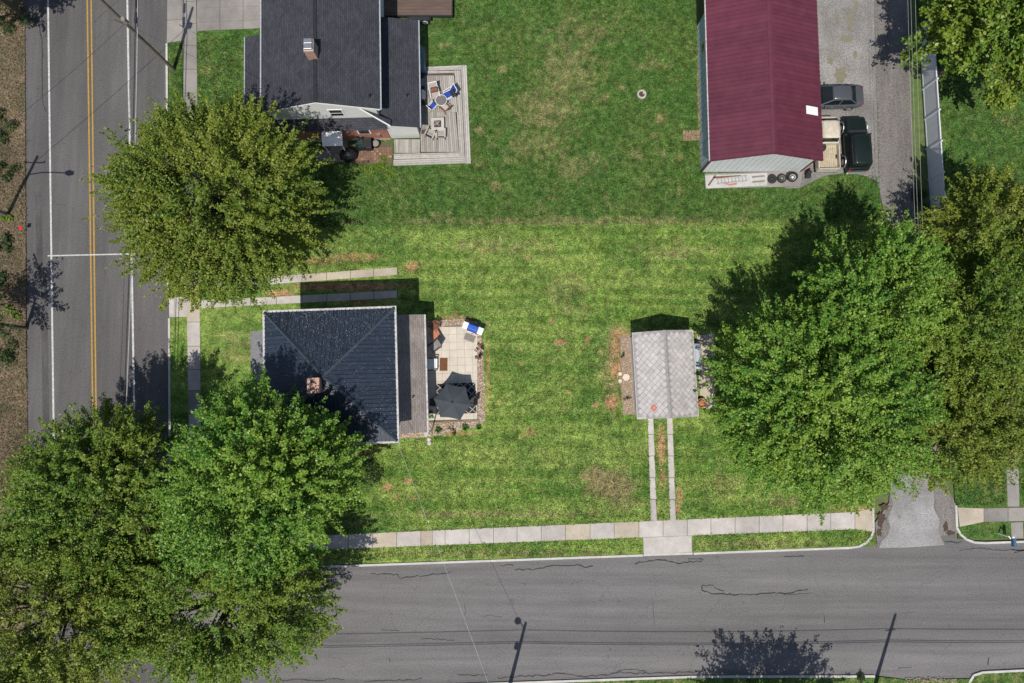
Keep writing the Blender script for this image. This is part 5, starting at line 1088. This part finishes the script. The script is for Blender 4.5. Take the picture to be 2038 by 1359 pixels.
# ------------------------------------------------------------------ poles and wires
def pole(name, label, px, py, h, lean=(0, 0), r=.15, cross=True, extra=None):
    p = W(px, py, .1); t = thing(name, label, 'utility pole', (p.x, p.y, 0)); tp = Vector((lean[0], lean[1], h))
    MB().tube((0, 0, -.1), tp, r, r * .68, 12).build('shaft', 'timber_pole', t)
    return t, p, tp
p1, b1, t1 = pole('utility_pole', 'leaning timber utility pole on the verge by the driveway mouth', 346, 139, 10.3)
MB().tube((-.12, .0, 6.9), (-.62, .10, 7.3), .03).build('bracket', 'dark', p1); MB().lathe([(.16, 0), (.17, .1), (.17, .5), (.12, .56)], 12, (.22, -.05, 7.2)).build('transformer', 'concrete_old', p1)
p2, b2, t2 = pole('utility_pole', 'timber pole with a street lamp on the roadside bank', 14, 428, 9.0, (.9, .2))
MB().path([(.55, .12, 6.2), (1.6, .15, 6.5), (2.6, .15, 6.55), (3.6, .12, 6.5)], .045, 6).build('lamp_arm', 'steel', p2); MB().loft([[(3.5, .0, 6.46), (3.5, .24, 6.46), (3.5, .24, 6.56), (3.5, .0, 6.56)], [(3.8, -.08, 6.42), (3.8, .32, 6.42), (3.8, .32, 6.6), (3.8, -.08, 6.6)], [(4.2, .0, 6.44), (4.2, .24, 6.44), (4.2, .24, 6.54), (4.2, .0, 6.54)]]).build('lamp_head', 'dark', p2)
MB().tube((.1, .2, 8.0), (1.6, .2, 8.0), .05).build('cross_arm', 'timber_pole', p2)
for x in (.12, 1.58): MB().lathe([(.05, 0), (.08, .05), (.08, .12), (.04, .16)], 8, (x, .2, 8.03)).build('insulator', 'dark', p2)
p3, b3, t3 = pole('utility_pole', 'timber pole carrying a street lamp across the street', 1014, 1366, 9.0, (.05, .0))
MB().path([(0, 0, 8.3), (-.25, .15, 8.7), (-.42, .25, 8.75)], .035, 6).build('lamp_arm', 'steel', p3); MB().lathe([(.1, 0), (.24, .05), (.26, .2), (.1, .32)], 12, (-.5, .3, 8.55)).build('lamp_head', 'dark', p3); MB().lathe([(.15, 0), (.17, .05), (.17, .55), (.1, .6)], 12, (-1.1 + .85, -.15, 5.7)).build('transformer', 'concrete_old', p3)
p4, b4, t4 = pole('utility_pole', 'timber pole near the lawn corner across the street', 1741, 1366, 10.2, (.5, 0))
MB().tube((.0, 0, 7.9), (.75, .05, 7.95), .04).build('bracket', 'dark', p4)
def wire(label, p, q, sag=.5, r=.014, mat='wire', n=22, group=None):
    p, q = Vector(p), Vector(q); P = []
    for i in range(n + 1):
        t_ = i / n; v = p.lerp(q, t_); v.z -= sag * 4 * t_ * (1 - t_); P.append(v)
    o = MB().path(P, r, 5).build('overhead_wire', mat, None); return tag(o, label, 'wire', group)
P3, P4 = Vector((b3.x, b3.y, 0)), Vector((b4.x, b4.y, 0)); west, east = W(-200, 1376, 0), W(2500, 1352, 0)
for z_, lb in ((8.0, 'upper power wire'), (6.35, 'lower telephone wire'), (6.1, 'lowest telephone wire')):
    wire(lb + ' strung between the street poles', P3 + Vector((.05, 0, z_)), P4 + Vector((.3, 0, z_ + .2)), .35, .022)
    wire(lb + ' running on past the lamp pole', P3 + Vector((.05, 0, z_)), Vector((west.x, west.y, z_)), .4, .022)
    wire(lb + ' running on past the lawn-corner pole', P4 + Vector((.3, 0, z_ + .2)), Vector((east.x, east.y, z_)), .4, .022)
corner = W(790, 878, 5.6)
wire('thin service wire from the navy roof corner to the street lamp pole', corner, P3 + Vector((0, 0, 8.0)), .25, .012, 'wire_pale')
P1 = Vector((b1.x, b1.y, 0))
for k, (dx, z_) in enumerate(((-.0, 5.75), (.22, 5.85), (-.16, 6.05))):
    a_, c_ = P1 + Vector((dx, 0, z_)), W(262 + k * 3, -220, z_); wire(('thick black', 'pale', 'thin')[k] + ' telephone cable running north from the verge pole', a_, (P1.x - .55 + dx, c_.y, z_), .12, (.035, .03, .014)[k], ('wire', 'wire_pale', 'wire')[k])
    e_ = W(268, 900, z_); wire(('thick black', 'pale', 'thin')[k] + ' telephone cable running above the front trees', a_, (P1.x + .35 + dx, e_.y - 6, z_), .3, (.035, .03, .014)[k], ('wire', 'wire_pale', 'wire')[k])
for k, yy in enumerate((1.2, 2.35)):
    p = P1 + Vector((-.06, yy, 5.62)); o = MB().lathe([(.05, -.42), (.11, -.36), (.11, .36), (.05, .42)], 10).build('splice_box', 'black', None); o.location = (p.x, p.y, p.z); o.rotation_euler = (R(90), 0, 0); tag(o, ('black cable splice case nearer the verge pole', 'black cable splice case farther from the verge pole')[k], 'splice case')
wire('service wire crossing the main road to the shingled house', P1 + Vector((0, 0, 6.9)), W(655, 240, 4.3), .2, .012)
wire('slack wire spanning the main road', P1 + Vector((0, 0, 7.0)), P2 if False else Vector((b2.x + .85, b2.y + .2, 8.1)), .4, .018)
for k, px_ in enumerate((1806, 1812, 1821)): wire('wire above the gravel lane, ' + ('nearest the barn', 'between the other two', 'nearest the pale fence')[k], W(px_ - 4, -200, 7), W(px_ + 18, 520, 7), .1, .009, 'wire_pale')

# ------------------------------------------------------------------ trees and plants
def mesh_from(name, V, F, mat, tint=None):
    """V (n,4,3) leaves as quads"""
    n = len(V); me = bpy.data.meshes.new(name); me.vertices.add(n * 4); me.vertices.foreach_set('co', V.astype(np.float32).ravel())
    me.loops.add(n * 4); me.loops.foreach_set('vertex_index', np.arange(n * 4, dtype=np.int32)); me.polygons.add(n)
    me.polygons.foreach_set('loop_start', np.arange(n, dtype=np.int32) * 4); me.polygons.foreach_set('loop_total', np.full(n, 4, np.int32)); me.update()
    if tint is not None:
        at = me.attributes.new('tint', 'FLOAT', 'POINT'); at.data.foreach_set('value', np.repeat(tint, 4).astype(np.float32))
    me.materials.append(MT[mat]); o = bpy.data.objects.new(name, me); C.objects.link(o); return o
def unit(a): return a / np.maximum(np.linalg.norm(a, axis=-1, keepdims=True), 1e-6)
def leaves(rng, pos, axis, size, up=.75, asp=.62):
    n = len(pos); nr = unit(rng.normal(size=(n, 3)) + np.array([0, 0, 1.0]) * up * 2.2 + axis * .35)
    d = unit(axis * 1.0 + rng.normal(size=(n, 3)) * .8); d = unit(d - nr * np.sum(d * nr, 1, keepdims=True)); s = np.cross(nr, d)
    L = (size * rng.uniform(.6, 1.35, n))[:, None]; Wd = L * asp * rng.uniform(.8, 1.2, (n, 1))
    fold = nr * L * .10
    return np.stack([pos - d * L * .5, pos + s * Wd * .5 + d * L * .05 + fold, pos + d * L * .5, pos - s * Wd * .5 + d * L * .05 + fold], 1)
def tree(label, px, py, rx, ry, zc, rz, seed, mat='leaf_maple', sprigs=900, per=46, leaf=.19, base=None, lobes=26, cat='tree', group=None, spread=.21, slen=(.8, 2.2)):
    rng = np.random.default_rng(seed)
    c = W(px, py, zc); k = (CAM_H - zc) / FPX; ra, rb = rx * k, ry * k
    bp = Vector((c.x, c.y, 0)) if base is None else W(*base, 0)
    t = thing('tree', label, cat, (bp.x, bp.y, .05), 0, group)
    cc = np.array([c.x - bp.x, c.y - bp.y, zc]); Rv = np.array([ra, rb, rz])
    # boughs end in lobes spread over the crown
    g_ = (np.arange(lobes) + .5) / lobes; th = np.pi * (1 + 5 ** .5) * np.arange(lobes) + rng.uniform(0, 6)
    cz_ = 1 - 1.35 * g_; rr_ = np.sqrt(np.maximum(0, 1 - cz_ ** 2)); dirs = np.stack([rr_ * np.cos(th), rr_ * np.sin(th), cz_], 1) + rng.normal(size=(lobes, 3)) * .14
    lr = rng.uniform(.20, .46, lobes); ud = unit(dirs); aa = np.arctan2(ud[:, 1], ud[:, 0]); wob = 1 + .10 * np.sin(2 * aa + seed) + .08 * np.sin(3 * aa + seed * 1.7) + .06 * np.sin(5 * aa + seed * .6)
    lc = ud * ((1 - lr * .92) * wob)[:, None] * rng.uniform(.84, 1.12, (lobes, 1))
    w_ = lr ** 2; li = rng.choice(lobes, sprigs, p=w_ / w_.sum())
    d = unit(rng.normal(size=(sprigs, 3)) + unit(lc[li]) * .75 + np.array([0, 0, .45]))
    sp = lc[li] + d * (lr[li] * rng.uniform(.45, 1.0, sprigs) ** .6)[:, None]
    fill = int(sprigs * .18); sp[:fill] *= rng.uniform(.45, .85, (fill, 1))
    P = cc + sp * Rv
    ax = unit(unit(sp * Rv) * 1.1 + d * .55 + np.array([0, 0, .18]) + rng.normal(size=(sprigs, 3)) * .25)
    ln = rng.uniform(*slen, sprigs)
    cnt = np.maximum(8, (per * rng.uniform(.5, 1.5, sprigs)).astype(int)); idx = np.repeat(np.arange(sprigs), cnt); n = len(idx)
    u = rng.uniform(0, 1, n) ** .75; wd = spread * (1.25 - 1.0 * u)
    pos = P[idx] + ax[idx] * (u * ln[idx])[:, None] + rng.normal(size=(n, 3)) * wd[:, None] * np.array([1, 1, .6])
    pos[:, 2] = np.maximum(pos[:, 2], 1.0)
    V = leaves(rng, pos, ax[idx], leaf)
    tl = rng.uniform(0, 1, lobes); tint = np.clip(.6 * tl[li] + .4 * rng.uniform(0, 1, sprigs), 0, 1)
    o = mesh_from('crown', V, None, mat, tint[idx]); o.parent = t
    # trunk, limbs and twigs
    r0 = max(.12, .035 * max(ra, rb) + .08); fork = Vector((0, 0, max(.9, zc - rz * .55))) + Vector((cc[0], cc[1], 0)) * .25
    MB().tube((0, 0, -.1), (0, 0, .35), r0 * 1.5, r0 * 1.05, 10, False).tube((0, 0, .3), fork, r0 * 1.06, r0 * .8, 10, False).build('trunk', 'bark', t, True)
    lm = MB(); ctr = Vector(cc)
    for i in range(lobes):
        e_ = Vector(cc + lc[i] * Rv); m_ = fork.lerp(e_, .5) + Vector(rng.normal(size=3) * .3); m_.z += .3
        lm.tube(fork, m_, r0 * .42, r0 * .26, 6, False); lm.tube(m_, e_, r0 * .26, r0 * .09, 6, False)
    for i in rng.choice(sprigs, min(sprigs, 260), replace=False):
        e_ = Vector(P[i] + ax[i] * ln[i] * .8); s_ = Vector(cc + lc[li[i]] * Rv); lm.tube(s_, e_, r0 * .07 + .008, .008, 4, False)
    lm.build('limbs', 'bark', t, True)
    return t
tree('broad olive-green maple between the two-lane road and the shingled house', 440, 400, 192, 164, 6.6, 4.4, 11, 'leaf_olive', 1650, 74, .155, lobes=38, slen=(1.0, 2.6))
tree('bright green maple overhanging the navy metal roof', 520, 965, 160, 162, 8.0, 5.4, 12, 'leaf_bright', 1400, 76, .16, lobes=32, base=(580, 935))
tree('green maple spreading over the two-lane road', 205, 990, 142, 162, 6.6, 4.2, 13, 'leaf_maple', 1250, 74, .155, lobes=30)
tree('maple leaning over the mouth of the side street', 440, 1200, 195, 128, 6.4, 4.2, 14, 'leaf_maple', 1300, 74, .15, lobes=32)
tree('olive-tinted maple at the street corner', 95, 1225, 195, 168, 6.8, 4.4, 15, 'leaf_olive', 1300, 72, .15, lobes=32)
tree('broad bright green tree beside the diamond-shingled garage', 1620, 800, 186, 180, 6.6, 5.0, 16, 'leaf_bright', 1650, 78, .16, lobes=36)
tree('bright green tree at the back corner of the lawn', 1720, 600, 106, 122, 6.6, 4.4, 17, 'leaf_bright', 820, 76, .16, lobes=22)
tree('yellow-green tree beyond the gravel lane, next to the garden path', 1888, 850, 108, 98, 5.6, 3.4, 18, 'leaf_olive', 740, 72, .15, lobes=22)
tree('dense mid-green tree beyond the gravel lane', 1925, 650, 135, 128, 6.4, 4.0, 19, 'leaf_maple', 980, 72, .15, lobes=26)
tree('dark-shaded tree rising at the end of the pale fence', 1965, 452, 82, 80, 6.0, 3.4, 20, 'leaf_olive', 500, 72, .15, lobes=16)
tree('large-leaved green tree overhanging the top of the pale fence', 1972, 68, 108, 104, 6.8, 4.2, 21, 'leaf_maple', 760, 50, .25, lobes=20, spread=.30)
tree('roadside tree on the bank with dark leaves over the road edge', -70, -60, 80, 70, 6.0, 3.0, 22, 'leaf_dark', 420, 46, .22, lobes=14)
tree('street tree standing across the street, casting shade on the asphalt', 1560, 1532, 140, 80, 5.2, 3.2, 23, 'leaf_maple', 520, 50, .18, lobes=18)
tree('slim young tree on the roadside bank', -38, 640, 34, 36, 4.6, 1.3, 24, 'leaf_dark', 80, 34, .2, lobes=7)
def shrub(name, label, px, py, r, h, seed, mat, n=500, leaf=.12, cat='plant', group=None, z=LZ):
    rng = np.random.default_rng(seed); p = W(px, py, h * .5)
    t = thing(name, label, cat, (p.x, p.y, z - .02), 0, group)
    d = unit(rng.normal(size=(n, 3))); d[:, 2] = np.abs(d[:, 2]); rad = rng.uniform(.35, 1, n) ** .6
    lump = 1 + .28 * np.sin(d[:, 0] * 5 + seed) * np.cos(d[:, 1] * 4.3 + seed * 2)
    sc = rng.normal(size=(5, 2)) * r * .55; si = rng.integers(0, 5, n); ss = rng.uniform(.35, .75, 5)
    pos = d * (rad * lump * ss[si])[:, None] * np.array([r, r, h]); pos[:, :2] += sc[si]; pos[:, 2] += .05
    o = mesh_from('foliage', leaves(rng, pos, unit(d + [0, 0, .3]), leaf), None, mat, rng.uniform(0, 1, n)); o.parent = t
    m_ = MB()
    for i in range(5): m_.tube((0, 0, 0), tuple(pos[i] * .7), .02 * max(r, .3) + .004, .006, 5)
    m_.build('stems', 'bark', t)
for i, (px, py, r, h) in enumerate(((-8, 262, 1.1, 1.4), (6, 340, .7, .9), (0, 18, 1.2, 1.5), (8, 430, .45, .5), (8, 700, .9, 1.0), (2, 560, .9, 1.0), (4, 480, .6, .8), (22, 620, .5, .5))):
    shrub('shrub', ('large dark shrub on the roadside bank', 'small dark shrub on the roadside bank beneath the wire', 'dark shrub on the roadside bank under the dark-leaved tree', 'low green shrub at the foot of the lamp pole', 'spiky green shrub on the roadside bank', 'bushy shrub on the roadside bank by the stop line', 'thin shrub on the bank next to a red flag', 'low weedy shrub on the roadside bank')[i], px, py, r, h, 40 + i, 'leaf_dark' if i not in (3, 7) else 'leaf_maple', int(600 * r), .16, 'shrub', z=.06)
def tuft(label, px, py, r, h, seed, mat, n=46, cat='plant', group=None, name='plant'):
    rng = np.random.default_rng(seed); p = W(px, py, 0.1); t = thing(name, label, cat, (p.x, p.y, LZ), 0, group); V = []
    for i in range(n):
        an = rng.uniform(0, 6.28); c_, s_ = math.cos(an), math.sin(an); q = r * rng.uniform(.5, 1.1); hh = h * rng.uniform(.6, 1.1); wv = .022
        V.append([(-s_ * wv, c_ * wv, 0), (s_ * wv, -c_ * wv, 0), (c_ * q * .6 + s_ * wv, s_ * q * .6 - c_ * wv, hh), (c_ * q * .6 - s_ * wv, s_ * q * .6 + c_ * wv, hh)])
        V.append([V[-1][3], V[-1][2], (c_ * q + s_ * .004, s_ * q - c_ * .004, hh * .72), (c_ * q - s_ * .004, s_ * q + c_ * .004, hh * .72)])
    o = mesh_from('leaves', np.array(V, dtype=float), None, mat, rng.uniform(0, 1, len(V))); o.parent = t
    MB().lathe([(.03, 0), (.04, .05), (.01, .1)], 6).build('crown_base', 'soil', t)
tuft('green day-lily clump nearest the porch downspout', 872, 856, .36, .35, 60, 'leaf_lily'); tuft('pale green day-lily clump in the lawn below the pebbles', 926, 851, .34, .35, 61, 'leaf_lily'); tuft('small green clump at the pebble corner', 953, 850, .28, .3, 62, 'leaf_lily')
shrub('plant', 'low brownish plant between the day-lily clumps', 908, 857, .32, .3, 63, 'leaf_dark', 150, .09)
shrub('plant', 'dark burgundy plant in the pebbles, closer to the grill', 959, 690, .26, .35, 64, 'leaf_red', 130, .1); shrub('plant', 'dark burgundy plant in the pebbles, farther from the grill', 953, 707, .25, .35, 65, 'leaf_red', 130, .1)
shrub('plant', 'small dark plant in the garage gravel, farther from the wheel strips', 1240, 706, .2, .25, 66, 'leaf_dark', 90, .08); shrub('plant', 'small dark plant in the garage gravel, nearer the wheel strips', 1246, 790, .22, .25, 67, 'leaf_dark', 90, .08)
shrub('plant', 'purple flowering plant at the porch wall corner', 853, 822, .22, .3, 68, 'leaf_red', 90, .07); shrub('plant', 'yellow-green plant beside the purple one', 857, 830, .2, .25, 69, 'leaf_lily', 90, .08)
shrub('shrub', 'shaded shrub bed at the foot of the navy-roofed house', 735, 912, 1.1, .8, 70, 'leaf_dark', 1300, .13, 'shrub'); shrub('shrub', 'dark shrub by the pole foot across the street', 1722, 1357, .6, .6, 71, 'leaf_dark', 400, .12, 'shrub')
shrub('shrub', 'scrubby shrub against the pale fence by the lane', 1838, 395, .7, .9, 72, 'leaf_dark', 700, .12, 'shrub'); shrub('shrub', 'leafy hedge shrub along the brick patio edge', 735, 334, .7, .35, 73, 'leaf_maple', 700, .1, 'shrub'); shrub('shrub', 'leafy hedge shrub nearest the deck steps', 768, 334, .6, .35, 74, 'leaf_maple', 600, .1, 'shrub')
o = MB().add([(0, 0, 0), (.0, .02, 0), (0, .02, .9), (0, 0, .9)], [(0, 1, 2, 3)]); p = W(37, 453, .8)
t = thing('marker_flag', 'small red marker flag on the roadside bank', 'flag', (p.x, p.y, .06)); MB().tube((0, 0, -.05), (0, 0, .8), .012).build('stake', 'steel', t); MB().slab([(0, -.15, .62), (.28, -.15, .7), (.28, .12, .82), (0, .12, .8)], .012).build('cloth', M('flag_red', (.45, .02, .03), (.4, .02, .025), 3, .8), t)

# ------------------------------------------------------------------ grass blades over the turf and straw on the bank
def blades(name, label, n, corners, z, mat, hgt, wid, seed, avoid=(), keep=None):
    rng = np.random.default_rng(seed); P = [np.array(W2(*q)) for q in corners]
    u, t_ = rng.uniform(0, 1, (n, 1)), rng.uniform(0, 1, (n, 1)); xy = (P[0] * (1 - u) + P[1] * u) * (1 - t_) + (P[3] * (1 - u) + P[2] * u) * t_
    ok = np.ones(n, bool)
    for poly in avoid:
        q = np.array([W2(*a_) for a_ in poly]); ins = np.zeros(n, bool)
        for i in range(len(q)):
            (x1, y1), (x2, y2) = q[i], q[i - 1]
            with np.errstate(divide='ignore', invalid='ignore'):
                ins ^= ((y1 > xy[:, 1]) != (y2 > xy[:, 1])) & (xy[:, 0] < (x2 - x1) * (xy[:, 1] - y1) / (y2 - y1) + x1)
        ok &= ~ins
    if mat == 'turf':
        dirt, dry = blob_fields(xy[:, 0], xy[:, 1], B); ok &= rng.uniform(0, 1, n) > dirt * .9; dirt, dry = dirt[ok] * .5, dry[ok]
    xy = xy[ok]; n = len(xy); an = rng.uniform(0, 6.283, n); h = hgt * rng.uniform(.5, 1.3, n); wd = wid * rng.uniform(.6, 1.3, n)
    le_ = rng.normal(size=(n, 2)) * (h * .7)[:, None]; ca, sa = np.cos(an) * wd, np.sin(an) * wd; zz = np.full(n, z)
    V = np.stack([np.stack([xy[:, 0] - ca, xy[:, 1] - sa, zz], 1), np.stack([xy[:, 0] + ca, xy[:, 1] + sa, zz], 1), np.stack([xy[:, 0] + le_[:, 0], xy[:, 1] + le_[:, 1], zz + h], 1)], 1)
    me = bpy.data.meshes.new(name); me.vertices.add(n * 3); me.vertices.foreach_set('co', V.astype(np.float32).ravel()); me.loops.add(n * 3); me.loops.foreach_set('vertex_index', np.arange(n * 3, dtype=np.int32))
    me.polygons.add(n); me.polygons.foreach_set('loop_start', np.arange(n, dtype=np.int32) * 3); me.polygons.foreach_set('loop_total', np.full(n, 3, np.int32)); me.update()
    at = me.attributes.new('tint', 'FLOAT', 'POINT'); at.data.foreach_set('value', np.repeat(rng.uniform(0, 1, n), 3).astype(np.float32))
    if mat == 'turf':
        for nm, arr in (('own', own_field(xy[:, 0], xy[:, 1]) * (xy[:, 0] < W(1800, 700).x)), ('dirt', dirt), ('dry', dry)):
            at = me.attributes.new(nm, 'FLOAT', 'POINT'); at.data.foreach_set('value', np.repeat(arr, 3).astype(np.float32))
    me.materials.append(MT[mat]); o = bpy.data.objects.new(name, me); C.objects.link(o); return tag(o, label, None, kind='stuff')
MT['blade_dry'] = leafmat('blade_dry', (.13, .10, .055), (.30, .22, .15), (.045, .12, .025), .2)
sw = [(405, 1076.5), (742, 1061.5), (1700, 1019.5), (1733, 1012), (1735, 1057), (1700, 1050.5), (742, 1088), (405, 1101)]
hs = [(395, 575), (792, 528), (795, 600), (850, 620), (968, 630), (970, 862), (800, 875), (520, 890), (395, 870)]
gg = [(1236, 655), (1425, 650), (1425, 830), (1236, 835)]; gs = [(1289.5, 820), (1298, 820), (1306, 1036), (1296.5, 1036)], [(1327.5, 820), (1336, 820), (1344, 1036), (1334.5, 1036)]; wk = [(364.5, 0), (391, 0), (403, 1060), (381, 1060)]; ap_ = [(1276, 1060), (1380, 1060), (1380, 1106), (1276, 1108)]
blades('grass', 'short green grass of the mown lawn', 210000, [(410, 462), (1740, 442), (1738, 1084), (345, 1128)], LZ, 'turf', .085, .042, 90, (sw, hs, gg, *gs, wk, ap_))
nb = [(480, -10), (840, -10), (940, 120), (942, 332), (560, 335), (480, 230)]; bn = [(1384, -60), (1600, -60), (1742, 340), (1600, 378), (1400, 378)]; dv = [(330, -20), (530, -20), (530, 62), (330, 92)]
blades('grass', 'grass with painted-in dimming on the lawn behind the barn and shingled house', 150000, [(345, -10), (1745, -10), (1750, 440), (345, 462)], LZ, 'turf', .085, .042, 91, (nb, bn, dv, wk, [(1560, -10), (1745, -10), (1745, 350), (1560, 350)]))
blades('grass', 'grass of the lawn behind the pale fence', 40000, [(1822, -10), (2060, -10), (2060, 1004), (1900, 1004)], LZ, 'turf', .085, .042, 92, ([(1985, 550), (2018, 550), (2032, 1010), (2000, 1010)],))
blades('dry_grass', 'dry straw and weeds on the roadside bank', 16000, [(-30, -20), (50, -20), (57, 1000), (-30, 1000)], .06, 'blade_dry', .16, .035, 93)
